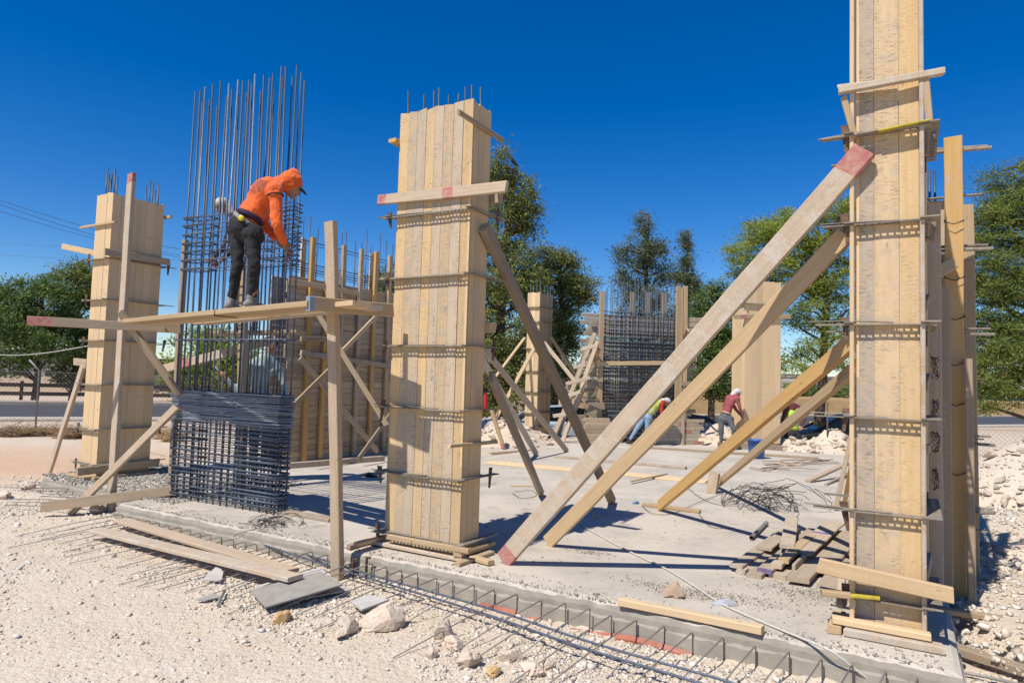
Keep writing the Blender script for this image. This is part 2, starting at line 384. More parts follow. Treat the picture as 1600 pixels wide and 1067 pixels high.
# gravel on the near ground: loose broken stones, denser by the slab
def in_slab(x, y, pad=0.0):
    r = Vector((x, y, 0)) - S0; a, b = r.dot(E1), r.dot(E2)
    return (-4.25 - pad < a < 4.85 + pad and b > -0.0 - pad and b < 15) or (-7.4 - pad < a <= -4.2 and b > 0.55 - pad and b < 15)
M['stone'] = plain('crushed limestone', (0.64, 0.565, 0.475), 0.95, var=0.12, scale=9, col2=(0.50, 0.39, 0.29), bmp=0.4, spec=0.15, det=6)
def stone_mat():
    m, n, l, bs = new_mat('loose limestone gravel')
    g = n.new('ShaderNodeNewGeometry'); tc = n.new('ShaderNodeTexCoord').outputs['Object']
    c = ramp(n, l, g.outputs['Random Per Island'], (0.0, (0.46, 0.385, 0.295)), (0.3, (0.58, 0.505, 0.405)), (0.75, (0.66, 0.59, 0.495)), (1.0, (0.72, 0.675, 0.60)))
    c = mixc(n, l, ramp(n, l, nz(n, l, tc, 0.7, 3), (0.5, 0.0), (0.65, 0.2)), c, (0.56, 0.42, 0.29))
    l.new(c, bs.inputs['Base Color']); bs.inputs['Roughness'].default_value = 0.95; bs.inputs['Specular IOR Level'].default_value = 0.15
    return m
M['gravel'] = stone_mat()
pos = []; size = []
random.seed(11)
while len(pos) < 34000:
    Y = 2.9 + 9.0 * random.random() ** 1.7; X = random.uniform(-0.85, 0.85) * Y
    if in_slab(X, Y, 0.02): continue
    r = Vector((X, Y, 0)) - S0; a, b = r.dot(E1), r.dot(E2)
    d = 0.16 + 0.84 * sstep(noise.noise(Vector((X * 0.6, Y * 0.6, 5))) + 0.4 * noise.noise(Vector((X * 2.3, Y * 2.3, 7))), -0.1, 0.35)
    near = sstep(b, -2.2, -0.5) if a < 4.9 else 1.2
    if random.random() > min(1, d * (0.3 + near)): continue
    s = 0.006 + 0.011 * random.random() ** 2.2 + (0.02 * random.random() if random.random() < 0.03 + 0.05 * near else 0)
    pos.append((X, Y, gz(X, Y) + s * 0.18)); size.append(s)
tag(scatter_stones('gravel', np.array(pos), np.array(size), M['gravel']), 'loose pale limestone gravel strewn over the ground', 'gravel', kind='stuff')

# ================================================================== SLAB
def slab_mat():
    m, n, l, bs = new_mat('site concrete slab')
    tc = n.new('ShaderNodeTexCoord').outputs['Object']
    a = nz(n, l, tc, 0.9, 5, 0.6); b = nz(n, l, tc, 6, 6, 0.7); f = nz(n, l, tc, 60, 4, 0.7); w = nz(n, l, mapping(n, l, tc, (1, 1, 1)), 1.7, 3, 0.55)
    a = math2(n, l, 'ADD', math2(n, l, 'MULTIPLY', a, 0.7), math2(n, l, 'MULTIPLY', nz(n, l, mapping(n, l, tc, (0.6, 3.5, 1)), 1.0, 5, 0.7), 0.3))
    c = mixc(n, l, ramp(n, l, a, (0.42, 0.0), (0.58, 1.0)), (0.57, 0.505, 0.41), (0.43, 0.385, 0.32))
    c = mixc(n, l, ramp(n, l, b, (0.42, 0.0), (0.7, 0.7)), c, (0.52, 0.455, 0.365))
    c = mixc(n, l, ramp(n, l, b, (0.30, 0.6), (0.42, 0.0)), c, (0.27, 0.255, 0.23))
    c = mixc(n, l, ramp(n, l, f, (0.33, 0.5), (0.45, 0.0)), c, (0.24, 0.22, 0.2))
    c = mixc(n, l, ramp(n, l, w, (0.63, 0.0), (0.72, 0.5)), c, (0.25, 0.22, 0.185))
    l.new(c, bs.inputs['Base Color']); bs.inputs['Roughness'].default_value = 0.9; bs.inputs['Specular IOR Level'].default_value = 0.2
    bump(n, l, bs, math2(n, l, 'ADD', b, f), 0.45, 0.012)
    return m
M['slab'] = slab_mat()
M['concrete'] = plain('damp cast concrete face', (0.38, 0.335, 0.265), 0.9, var=0.12, scale=5, col2=(0.27, 0.24, 0.195), bmp=0.9, det=8)
random.seed(5)
def slab_edge_pts():
    def run(p, q, n, amp):
        out = []
        for i in range(n):
            u = i / n; d = (q - p).normalized(); nrm = V(d.y, -d.x, 0); s = p + (q - p) * u
            out.append(s + nrm * amp * (noise.noise(Vector((s.x * 2.3, s.y * 2.3, 0))) + 0.5 * noise.noise(Vector((s.x * 9, s.y * 9, 2)))))
        return out
    c = [S(-4.2, 0), S(4.8, 0), S(4.8, 15), S(-7.3, 15), S(-7.3, 0.6), S(-4.2, 0.6)]
    return run(c[0], c[1], 260, 0.045) + run(c[1], c[2], 30, 0.02) + [c[2], c[3]] + run(c[4], c[5], 40, 0.03) + [c[5]]
ep = slab_edge_pts(); ne = len(ep); sv = []; sf = []
# rings: rounded upper lip, then the cast face with a slight ledge, then down into the ground
cen = S(-1, 7)
def inset(p, d):
    q = p - cen; a, b = q.dot(E1), q.dot(E2)
    return p - E1 * d * (1 if a > 0 else -1) * min(1, abs(a) / 5.5) - E2 * d * (1 if b > 0 else -1) * min(1, abs(b) / 6.5)
for k, (d, z) in enumerate(((0.16, 0.0), (0.05, -0.005), (0.012, -0.022), (0.0, -0.06), (0.0, -0.10), (-0.02, -0.112), (-0.025, -0.5))):
    for p in ep:
        q = inset(p, d); sv.append((q.x, q.y, z + ((0.012 * noise.noise(Vector((p.x * 5, p.y * 5, k))) + 0.012 * noise.noise(Vector((p.x * 19, p.y * 19, k)))) if 1 <= k < 6 else 0)))
for k in range(6):
    for i in range(ne): sf.append((k * ne + i, (k + 1) * ne + i, (k + 1) * ne + (i + 1) % ne, k * ne + (i + 1) % ne))
mb = MB(); mb.add(sv, sf, 0)
mb.m = [0 if k < 2 else 1 for k in range(6) for i in range(ne)]
mb.add([sv[i] for i in range(ne)], [tuple(range(ne))], 0)
slab = mb.build('concrete_slab', [M['slab'], M['concrete']]); tag(slab, 'dusty cast concrete floor slab with damp grey edge', kind='structure')
# crumbs of mortar and dust on the slab
pos = []; size = []
while len(pos) < 4200:
    a = random.uniform(-4.1, 4.7); b = 0.04 + 9 * random.random() ** 2.3; p = S(a, b)
    if noise.noise(Vector((p.x * 1.1, p.y * 1.1, 9))) < 0.02 + 0.25 * random.random() and b > 0.3: continue
    s = 0.003 + 0.006 * random.random() ** 2 + (0.012 * random.random() if random.random() < 0.03 else 0)
    pos.append((p.x, p.y, s * 0.3)); size.append(s)
tag(scatter_stones('mortar_crumbs', np.array(pos), np.array(size), plain('mortar crumb', (0.40, 0.36, 0.30), 0.95, scale=5, spec=0.1)), 'mortar crumbs and grit strewn on the slab', 'debris', kind='stuff')

# grey gravel spread over the low corner of the slab, damp dirt swept together on it
pos = []; size = []
for _ in range(5200):
    p = S(random.uniform(-7.4, -3.6), random.uniform(0.35, 2.6)); s = 0.008 + 0.02 * random.random() ** 2; r = p - S0
    z = 0.004 if in_slab(p.x, p.y, -0.02) else gz(p.x, p.y); pos.append((p.x, p.y, z)); size.append(s)
tag(scatter_stones('grey_gravel', np.array(pos), np.array(size), plain('grey gravel', (0.43, 0.395, 0.34), 0.95, scale=4, spec=0.1)), 'grey gravel spread round the foot of the roadside column form', 'gravel', kind='stuff')
pos = []; size = []
for (x, y, rx, n) in ((1085, 928, 0.42, 700), (1272, 930, 0.5, 900), (920, 862, 0.3, 300), (1010, 912, 0.4, 260), (1175, 938, 0.4, 350)):
    c = G(x, y)
    for _ in range(n):
        p = c + E1 * random.gauss(0, rx * 0.5) + E2 * random.gauss(0, rx * 0.22); s = 0.003 + 0.006 * random.random() ** 3; pos.append((p.x, p.y, s * 0.25)); size.append(s)
tag(scatter_stones('damp_dirt', np.array(pos), np.array(size), plain('damp dirt', (0.31, 0.265, 0.21), 0.95, scale=4, spec=0.1)), 'damp brown dirt swept into patches on the slab', 'dirt', kind='stuff')

# ================================================================== ROAD, KERB, FAR SIDE
RA, RB = V(-60, 3.0, 0), V(140, 107, 0)
RD = (RB - RA).normalized(); RN = V(-RD.y, RD.x, 0)
def strip(name, off0, off1, z, mat, thick=None, n=80):
    vs = []; fs = []
    for i in range(n + 1):
        p = RA + (RB - RA) * (i / n); g = max(gz(p.x, p.y, False), -0.3)
        for o, zz in ((off0, z), (off1, z)):
            q = p + RN * o; vs.append((q.x, q.y, gz(p.x + RN.x * 5, p.y + RN.y * 5, False) + zz))
        if thick:
            for o in (off0, off1):
                q = p + RN * o; vs.append((q.x, q.y, gz(p.x + RN.x * 5, p.y + RN.y * 5, False) + z - thick))
    k = 4 if thick else 2
    for i in range(n):
        a, b = i * k, (i + 1) * k
        fs.append((a, b, b + 1, a + 1))
        if thick: fs += [(a + 2, b + 2, b, a), (a + 1, b + 1, b + 3, a + 3)]
    return tag(make(name, vs, fs, mat), kind='structure')
strip('road', 0, 9.0, 0.10, plain('worn asphalt', (0.065, 0.068, 0.075), 0.85, scale=1.2, col2=(0.095, 0.095, 0.1), spec=0.3), 0.4)
strip('kerb', 9.0, 9.35, 0.24, plain('pale kerb concrete', (0.45, 0.38, 0.30), 0.9, scale=3), 0.4)
strip('pavement', 9.35, 11.5, 0.22, plain('dusty pavement', (0.46, 0.36, 0.27), 0.9, scale=2, spec=0.2), 0.4)
strip('road_shoulder', -1.6, -0.02, 0.085, plain('pale shoulder gravel', (0.55, 0.47, 0.38), 0.95, scale=4, spec=0.1), 0.4)
def roadp(px, off):      # point on the line `off` metres beyond the near road edge, under image column px
    v = ray(px, 600); P = RA + RN * off; t = (P.x * RN.x + P.y * RN.y) / (v.x * RN.x + v.y * RN.y)
    q = v * t; return V(q.x, q.y, gz(q.x, q.y, False))

# ================================================================== FORMWORK COLUMNS
def slotted_bar(L, w, t, s0, s1):
    """flat clamp bar, two rows of punched slots between s0 and s1 (bar runs 0..L along x, projects along y)"""
    mb = MB(); h = t / 2
    mb.box((0, 0, -h), (s0, w, h)); mb.box((s1, 0, -h), (L, w, h))
    for y0, y1 in ((0, w * 0.16), (w * 0.42, w * 0.58), (w * 0.84, w)): mb.box((s0, y0, -h), (s1, y1, h))
    for row, (y0, y1) in enumerate(((w * 0.16, w * 0.42), (w * 0.58, w * 0.84))):
        x = s0 + 0.015 + 0.022 * row
        while x < s1 - 0.02:
            mb.box((x, y0, -h), (x + 0.014, y1, h)); x += 0.044
    return mb
def bar_frame(p, d, out): return Matrix.Translation(p) @ Matrix((d, out, d.cross(out))).transposed().to_4x4()
def wedge(parent, p, h, wtop, wbot, d, th=0.012, tilt=0.0):
    o = d.cross(UP).normalized(); up = (UP + d * tilt).normalized(); vs = []
    for z, ww in ((h * 0.42, wtop), (h * 0.36, wtop), (-h * 0.58, wbot)):
        for s in (-1, 1):
            for q in (-1, 1): vs.append(d * s * ww / 2 + o * q * th / 2 + up * z)
    fs = [(0, 1, 3, 2)]
    for k in (0, 4): fs += [(k, k + 4, k + 5, k + 1), (k + 1, k + 5, k + 7, k + 3), (k + 3, k + 7, k + 6, k + 2), (k + 2, k + 6, k + 4, k)]
    fs.append((8, 10, 11, 9))
    return make('wedge', vs, fs, M['rust'], Matrix.Translation(p), parent)
def column(name, label, fl, da, db, H, na, nb, mat, mat_side, levels, rebars=8, ext=(0.2, 0.12), yaw=0.0, bars_h=(0.2, 0.5), wedges=True, gap=0.003, ud=None, ed=None, group='timber column forms', slots=True, edge_mat=None, lap=0.03, side_w=1.0):
    """boxed column form: fl = front left corner on the slab, da along E1, db along E2; levels = (height, tilt) of each clamp"""
    u = ud or E1; e = ed or E2; z0 = fl.z; T = 0.026
    cen = fl + u * da / 2 + e * db / 2
    r = root(name, cen, label, 'column form', group)
    def face(p0, d, out, width, n, mt, h0=0.0):
        edges = sorted([0, width] + [width * (i + rj(0.10)) / n for i in range(1, n)])
        for i in range(n):
            c = p0 + d * (edges[i] + edges[i + 1]) / 2 + out * (-T / 2 + rj(0.0025))
            mm = mt if not isinstance(mt, (list, tuple)) else mt[i % len(mt)]
            timber('board', c + UP * (0.01 + random.random() * 0.01), c + UP * (H + h0 - random.random() * 0.012), edges[i + 1] - edges[i] - gap, T, mm, out, r, bow=0.0015, n=2, cham=0.0014)
    face(fl, u, -e, da, na, mat)                                # front
    face(fl + e * db, u, e, da, max(2, na // 2), mat_side)      # back
    face(fl + u * da + e * lap * 0 , e, u, db, nb, mat_side, -0.02)       # right side
    face(fl, e, -u, db, nb, edge_mat or mat_side, -0.02)        # left side
    W_, t_ = 0.07, 0.009
    for k, (z, tl) in enumerate(levels):
        z += z0; q = UP * z
        x0, x1 = ext[0] * random.uniform(0.8, 1.2), ext[1] * random.uniform(0.7, 1.3)
        tilt = Matrix.Rotation(tl, 4, 'Y')
        # front and back bars run along u, side bars along e one thickness lower
        for nm, p, d, out, length, dz, sl in (('front', fl - u * x0 - e * 0.004, u, -e, da + x0 + x1, 0, slots), ('back', fl + e * (db + 0.004) - u * x0, u, e, da + x0 + x1, 0.004, False),
                                              ('right', fl + u * (da + 0.004) - e * 0.1, e, u, db + 0.1 + 0.24, 0.012, slots), ('left', fl - u * 0.004 - e * 0.1, e, -u, db + 0.34, 0.012, False)):
            m4 = bar_frame(p + q + UP * dz, d, out) @ tilt
            if sl: b = slotted_bar(length, W_ * (side_w if nm == 'right' else 1), t_, x0 * 0.9, length - 0.05)
            else: b = MB(); b.box((0, 0, -t_ / 2), (length, W_ * 0.9, t_ / 2))
            b.build('clamp_bar', M['clamp'], m4, r)
        # second flat lying along the front bar, and its loose tail
        p = fl - u * (x0 + 0.02 + random.random() * 0.05) - e * 0.035 + q
        timber('clamp_strap', p + UP * rj(0.012) - e * rj(0.01) + UP * 0.018, p + u * (da * random.uniform(0.5, 1.0) + x0) + UP * 0.012, 0.035, 0.007, M['clamp'], UP, r, rough=False, n=2, bow=0.01)
        if wedges:
            wedge(r, fl - u * 0.06 - e * 0.034 + q + UP * rj(0.03), 0.2 * random.uniform(0.8, 1.15), 0.055, 0.02, u, tilt=rj(0.15))
            if k % 2 == 0: wedge(r, fl + u * (da + 0.05) + e * (db + 0.1) + q, 0.2, 0.05, 0.02, e, tilt=rj(0.2))
    for i in range(rebars):
        a = 0.06 + (da - 0.12) * (i % ((rebars + 1) // 2)) / max(1, (rebars + 1) // 2 - 1); b = 0.08 if i < (rebars + 1) // 2 else db - 0.08
        p = fl + u * a + e * b; hh = H + random.uniform(*bars_h)
        rod('rebar', [p + UP * (H - 0.6), p + UP * hh + V(rj(0.03), rj(0.03), 0)], 0.011, M['rebar'], r)
    return r
random.seed(21)
def lv(fl, pys, tl=0.0): return [(hz(y, fl) - fl.z, tl + rj(0.008)) for y in pys]

# --- the tall form in the middle
cFL = G(600, 852); cDA, cDB, cH = 0.92, 0.33, 4.45
col_c = column('formwork_column', 'tall cement stained column form in the middle, beside the platform', cFL, cDA, cDB, cH, 8, 3, [M[k] for k in ('gold_board', 'tan_board', 'grey_board', 'gold_board', 'grey_board', 'tan_board', 'grey_board', 'gold_board')], M['new'],
               lv(cFL - E2 * 0.05, (340, 436, 541, 636, 737, 832)), rebars=10, edge_mat=M['tan'], ext=(0.13, 0.05), bars_h=(0.08, 0.32))
cFR = cFL + E1 * cDA; cBR = cFR + E2 * cDB
def on_front(px, py, off, fl=None): return PL(px, py, (fl or cFL) - E2 * off, E2)
def on_side(px, py, off): return PL(px, py, cFR + E1 * off, E1)
def att(par, name, p0, p1, w, t, mat, face, **k): return timber(name, p0, p1, w, t, mat, face, par, **k)
b_ = att(col_c, 'cleat', on_front(592, 313, 0.03), on_front(792, 292, 0.03), 0.105, 0.045, M['brace'], -E2)
paint_end(b_, on_front(592, 313, 0.03), on_front(792, 292, 0.03), 0.11, 0.105, 0.045, -E2, M['red'])
paint_end(b_, on_front(592, 313, 0.03), on_front(792, 292, 0.03), 0.13, 0.105, 0.045, -E2, M['red'], start=0.84)
att(col_c, 'cleat', on_side(716, 175, 0.025), on_side(786, 220, 0.025), 0.05, 0.03, M['tan'], E1)
att(col_c, 'cleat', cFL - E1 * 0.02 + E2 * 0.0 + UP * hz(221, cFL) - E1 * 0.03 - E2 * 0.06, cFL - E1 * 0.05 + E2 * 0.5 + UP * hz(221, cFL), 0.1, 0.04, M['orange'], UP)
att(col_c, 'cleat', cBR + E2 * 0.03 - E1 * 0.5 + UP * hz(311, cBR), cBR + E2 * 0.03 + E1 * 0.13 + UP * hz(311, cBR), 0.1, 0.05, M['tan'], -E2)
att(col_c, 'cleat', cBR + E2 * 0.03 - E1 * 0.5 + UP * hz(512, cBR), cBR + E2 * 0.03 + E1 * 0.1 + UP * hz(512, cBR), 0.1, 0.05, M['tan'], -E2)
att(col_c, 'cleat', on_side(702, 697, 0.02), on_side(776, 690, 0.02), 0.035, 0.03, M['tan'], E1)
att(col_c, 'cleat', on_front(606, 838, 0.085), on_front(733, 861, 0.085) , 0.05, 0.04, M['tan'], -E2)
# sill frame round its foot
att(col_c, 'sill', cFL - E1 * 0.22 - E2 * 0.05 + UP * 0.035, cFR + E1 * 0.10 - E2 * 0.05 + UP * 0.03, 0.09, 0.035, M['brace'], UP)
att(col_c, 'sill', cFR + E1 * 0.05 - E2 * 0.10 + UP * 0.075, cBR + E1 * 0.05 + E2 * 0.18 + UP * 0.07, 0.09, 0.04, M['tan'], UP)
att(col_c, 'sill', cFR + E1 * 0.12 - E2 * 0.2 + UP * 0.02, cBR + E1 * 0.14 + E2 * 0.03 + UP * 0.02, 0.07, 0.035, M['tan'], UP)
att(col_c, 'sill', cFL - E1 * 0.05 - E2 * 0.35 + UP * 0.07, cFL - E1 * 0.06 + E2 * 0.55 + UP * 0.07, 0.08, 0.035, M['tan'], UP)
att(col_c, 'sill', cFL - E1 * 0.17 - E2 * 0.33 + UP * 0.025, cFL - E1 * 0.16 + E2 * 0.2 + UP * 0.025, 0.07, 0.04, M['aged'], UP)
att(col_c, 'sill', cFR + E1 * 0.12 + E2 * 0.05 + UP * 0.03, cFR + E1 * 0.36 - E2 * 0.0 + UP * 0.03, 0.08, 0.04, M['tan'], UP)

# --- the nearest form, cut by the top of the picture
rFL = G(1336, 986); rDA, rDB, rH = 0.405, 0.62, 4.85
col_r = column('formwork_column', 'nearest worn column form, cut by the top edge of the photo', rFL, rDA, rDB, rH, 3, 4, [M['grey_board'], M['tan_board'], M['gold_board']], M['board_big'],
               lv(rFL - E2 * 0.05, (212, 352, 507, 652, 798, 932)), rebars=0, edge_mat=M['new'], ext=(0.24, 0.06), side_w=1.7)
rFR = rFL + E1 * rDA; rBR = rFR + E2 * rDB
def on_rf(px, py, off): return PL(px, py, rFL - E2 * off, E2)
# projecting edge boards: side boards lap past the front
att(col_r, 'corner_board', rFL - E1 * 0.016 - E2 * 0.03 + UP * 0.02, rFL - E1 * 0.016 - E2 * 0.03 + UP * rH, 0.06, 0.03, M['new'], -E1, n=4)
att(col_r, 'corner_board', rFR + E1 * 0.015 - E2 * 0.03 + UP * 0.03, rFR + E1 * 0.015 - E2 * 0.03 + UP * rH, 0.08, 0.03, M['aged'], E1, n=4)
att(col_r, 'cleat', on_rf(1310, 143, 0.09), on_rf(1474, 112, 0.06), 0.05, 0.05, M['brace'], UP)
att(col_r, 'cleat', on_rf(1311, 136, 0.05), on_rf(1400, 126, 0.05), 0.03, 0.03, M['brace'], UP)
att(col_r, 'cleat', on_rf(1318, 152, 0.06), on_rf(1336, 216, 0.05), 0.045, 0.035, M['tan'], -E2)
att(col_r, 'cleat', on_rf(1438, 122, 0.05) + E1 * 0.03, on_rf(1444, 190, 0.05) + E1 * 0.03, 0.045, 0.035, M['tan'], -E2)
y_ = att(col_r, 'clamp_strap', on_rf(1335, 212, 0.075), on_rf(1452, 190, 0.075), 0.05, 0.012, M['clamp'], UP, rough=False, bow=0)
att(col_r, 'painted_clamp', on_rf(1372, 206, 0.078), on_rf(1453, 189, 0.078), 0.056, 0.014, M['yellow'], UP, rough=False, bow=0)
y2 = att(col_r, 'painted_clamp', on_rf(1306, 928, 0.09), on_rf(1375, 934, 0.09), 0.05, 0.022, M['yellow'], UP, rough=False, bow=0)
att(col_r, 'cleat', on_rf(1278, 882, 0.13), on_rf(1490, 930, 0.10), 0.10, 0.05, M['tan'], -E2)
att(col_r, 'cleat', on_rf(1283, 925, 0.09), on_rf(1330, 930, 0.09), 0.06, 0.04, M['tan'], UP)
att(col_r, 'sill', rFL - E1 * 0.14 - E2 * 0.09 + UP * 0.085, rFR + E1 * 0.05 - E2 * 0.09 + UP * 0.085, 0.08, 0.045, M['new'], UP)
att(col_r, 'sill', rFL - E1 * 0.05 - E2 * 0.12 + UP * 0.03, rFR + E1 * 0.12 - E2 * 0.12 + UP * 0.03, 0.10, 0.05, M['brace'], UP)
att(col_r, 'sill', rFL - E1 * 0.12 - E2 * 0.16 + UP * 0.03, rFL - E1 * 0.12 + E2 * 0.25 + UP * 0.03, 0.09, 0.05, M['tan'], UP)
att(col_r, 'sill', rFL - E1 * 0.10 + E2 * 0.05 + UP * 0.14, rFL - E1 * 0.10 + E2 * 0.2 + UP * 0.3, 0.08, 0.05, M['aged'], E1)
# coils of tie wire hanging on its side, at each clamp
for k, z in enumerate([hz(y, rBR) for y in (575, 640, 690, 745)]):
    c = rBR + E1 * 0.10 - E2 * 0.06 + UP * z; pts = []
    for i in range(36):
        t = i * 0.62; rr = 0.035 + 0.02 * random.random(); pts.append(c + E2 * math.cos(t) * rr * 0.8 + UP * math.sin(t) * rr * 1.6 + E1 * rj(0.03))
    rod('wire_coil', pts, 0.0022, M['rust'], col_r, n=4)
for z in (0.35, 0.75, 1.2, 1.75, 2.4, 3.0):     # cleats seen on its far side
    att(col_r, 'cleat', rBR + E1 * 0.03 - E2 * 0.3 + UP * (z + rj(0.1)), rBR + E1 * 0.06 + E2 * 0.22 + UP * (z + rj(0.1)), 0.07, 0.035, M['aged'], E1)

# --- the form at the far corner of the slab, beside the road
lN = G(149, 748); lDB, lDA, lH = 0.86, 0.46, 4.5
lFL = lN - E1 * lDA
col_l = column('formwork_column', 'clean pine column form by the road, at the left of the photo', lFL, lDA, lDB, lH, 3, 6, M['new'], M['new'],
               lv(lN - E2 * 0.05, (404, 468, 533, 602, 672, 727)), rebars=12, ext=(0.13, 0.12), bars_h=(0.25, 0.5), slots=False)
def on_ls(px, py, off): return PL(px, py, lN + E1 * off, E1)
def on_lf(px, py, off): return PL(px, py, lN - E2 * off, E2)
att(col_l, 'cleat', on_lf(126, 356, 0.03), on_lf(180, 347, 0.03), 0.04, 0.03, M['tan'], -E2)
att(col_l, 'cleat', on_ls(163, 393, 0.07), on_ls(265, 410, 0.05), 0.11, 0.04, M['aged'], E1)
att(col_l, 'cleat', on_lf(98, 385, -0.5), on_lf(165, 400, -0.5), 0.10, 0.04, M['tan'], -E2)
att(col_l, 'cleat', on_ls(120, 737, 0.08), on_ls(248, 722, 0.06), 0.12, 0.05, M['tan'], E1)
att(col_l, 'cleat', lN + E1 * 0.1 + E2 * (lDB + 0.05) + UP * hz(339, lN + E2 * lDB) - E1 * 0.5, lN + E2 * (lDB + 0.05) + E1 * 0.12 + UP * hz(339, lN + E2 * lDB), 0.05, 0.04, M['tan'], -E2)
att(col_l, 'sill', lN - E1 * 0.55 - E2 * 0.1 + UP * 0.03, lN + E1 * 0.2 - E2 * 0.08 + UP * 0.03, 0.1, 0.04, M['tan'], UP)
att(col_l, 'sill', lN + E1 * 0.08 - E2 * 0.2 + UP * 0.03, lN + E1 * 0.08 + E2 * 1.05 + UP * 0.03, 0.1, 0.04, M['aged'], UP)
att(col_l, 'cleat', on_lf(117, 565, -0.2), on_lf(137, 567, -0.2), 0.12, 0.05, M['aged'], -E2)

# --- far forms
f1 = G(838, 686)
col_f = column('formwork_column', 'far column form under the dark trees, with a leaning trestle beside it', f1 - E1 * 0.42, 0.42, 0.84, 4.35, 3, 6, M['new'], M['tan'],
               lv(f1, (480, 503, 545, 580, 613, 646, 668)), rebars=8, ext=(0.1, 0.08), slots=False, wedges=False)
f2 = G(1162, 701)
fu = (G(1219, 701) - f2).normalized(); fe = V(-fu.y, fu.x, 0)
col_g = column('formwork_column', 'fresh pine column form between the two crouching workers at the back', f2 + UP * 0.12, (G(1219, 701) - f2).length, 0.6, hz(437, f2) - 0.12, 6, 4, M['new'], M['new'],
               [(hz(488, f2), 0)], rebars=4, ext=(0.1, 0.08), slots=False, wedges=False, ud=fu, ed=fe, bars_h=(0.3, 1.1))
gp = lambda px, py, off=0.04: PL(px, py, f2 - fe * off, fe)
cl_ = att(col_g, 'cleat', gp(1147, 495), gp(1235, 495), 0.12, 0.05, M['tan'], -fe)
paint_end(cl_, gp(1147, 495), gp(1235, 495), 0.2, 0.12, 0.05, -fe, M['red'], start=0.2)
att(col_g, 'sill', gp(1155, 697, 0.1), gp(1238, 703, 0.1), 0.2, 0.12, M['aged'], -fe)
att(col_g, 'sill', gp(1158, 708, 0.3), gp(1236, 710, 0.3), 0.2, 0.10, M['brown'], UP)

# --- form along the slab's right edge, seen end on behind the nearest one
wFL = S(4.46, 2.35)
col_w = column('edge_wall_form', 'narrow wall form behind the nearest column form, with yellow stud', wFL, 0.34, 2.3, hz(352, S(4.6, 3.4)), 2, 14, M['brown'], M['tan'],
               [(z, 0) for z in (0.5, 1.3, 2.1, 2.9, 3.5)], rebars=10, ext=(0.08, 0.25), slots=False, bars_h=(0.25, 0.7))
yb, yt = S(4.74, 2.18), S(4.74, 2.18)
ys_ = att(col_w, 'stud', S(4.86, 2.10, -0.1), S(4.86, 2.14, 4.0), 0.14, 0.06, M['orange'], -E2)
att(col_w, 'stud', S(5.02, 2.9, -0.1), S(5.0, 2.9, 3.55), 0.12, 0.05, M['tan'], -E2)
att(col_w, 'stud', S(4.90, 3.9, 0.0), S(4.90, 3.9, 3.4), 0.12, 0.05, M['tan'], -E2)
att(col_w, 'stud', S(4.96, 1.98, -0.1), S(4.95, 2.0, 2.0), 0.06, 0.06, M['aged'], -E2)
att(col_w, 'brace_block', S(4.45, 1.9, 2.55), S(4.86, 2.05, 2.85), 0.1, 0.05, M['tan'], -E2)
for z in (3.85, 2.95, 2.2, 1.25, 0.62):
    att(col_w, 'waler', S(4.3, 2.05, z + rj(0.03)), S(5.15, 2.25, z + 0.03 + rj(0.03)), 0.05, 0.025, M['clamp'], UP)
    att(col_w, 'waler', S(4.4, 2.09, z + 0.06), S(5.12, 2.3, z + 0.08), 0.05, 0.02, M['clamp'], UP)
    wedge(col_w, S(4.6, 2.05, z + 0.05), 0.26, 0.09, 0.03, E1)
for z in (3.2, 2.7, 2.35, 1.95, 1.6, 1.0):     # tie wire round the stud
    c = S(4.86, 2.11, z); pts = [c + E1 * x + E2 * y + UP * w for x, y, w in ((-0.075, -0.05, 0.02), (0, -0.06, -0.01), (0.075, -0.05, 0.02), (0.07, 0.06, 0.05), (-0.07, 0.06, 0.06))]
    rod('tie_wire', pts, 0.004, M['wire'], col_w, n=4, closed=True)
for a_, b_, h_, mt_ in ((4.60, 1.62, 3.75, 'new'), (4.70, 1.66, 3.3, 'brace'), (4.77, 1.8, 2.6, 'aged')):      # boards standing in the gap beside the nearest form
    att(col_w, 'filler_board', S(a_, b_, 0.01), S(a_, b_ + 0.02, h_), 0.10, 0.028, M[mt_], -E2)
p_ = att(col_w, 'cleat', S(4.75, 3.1, hz(382, S(4.9, 3.1))), S(5.1, 3.1, hz(380, S(5.1, 3.1))), 0.05, 0.04, M['red'], -E2)

# ================================================================== WALL FORM (horizontal boards), behind the platform
wP = G(440, 725); WH = 3.58; WL = 5.2
wall = root('wall_form', wP, 'brown wall form of horizontal boards behind the platform, with upright studs', 'wall form')
random.seed(31); z = 0.0; k = 0
while z < WH:
    h = random.uniform(0.10, 0.14); u = rj(0.10)
    p = wP + UP * (z + h / 2) - E1 * 0.013 + E1 * rj(0.004)
    cut = random.uniform(1.2, 4.0)
    for s0_, s1_ in ((-0.03 + u * 0.6, cut - 0.003), (cut + 0.003, WL)):
        timber('board', p + E2 * s0_, p + E2 * s1_, h - 0.006, 0.026, M['brown'], E1, wall, bow=0.003, cham=0.003)
    q = p - E1 * 0.4      # back shutter of the same wall
    timber('board', q + E2 * -0.1, q + E2 * WL, h - 0.004, 0.026, M['brown'], E1, wall, bow=0.004, n=1)
    z += h
def on_w(px, py, off): return PL(px, py, wP + E1 * off, E1)
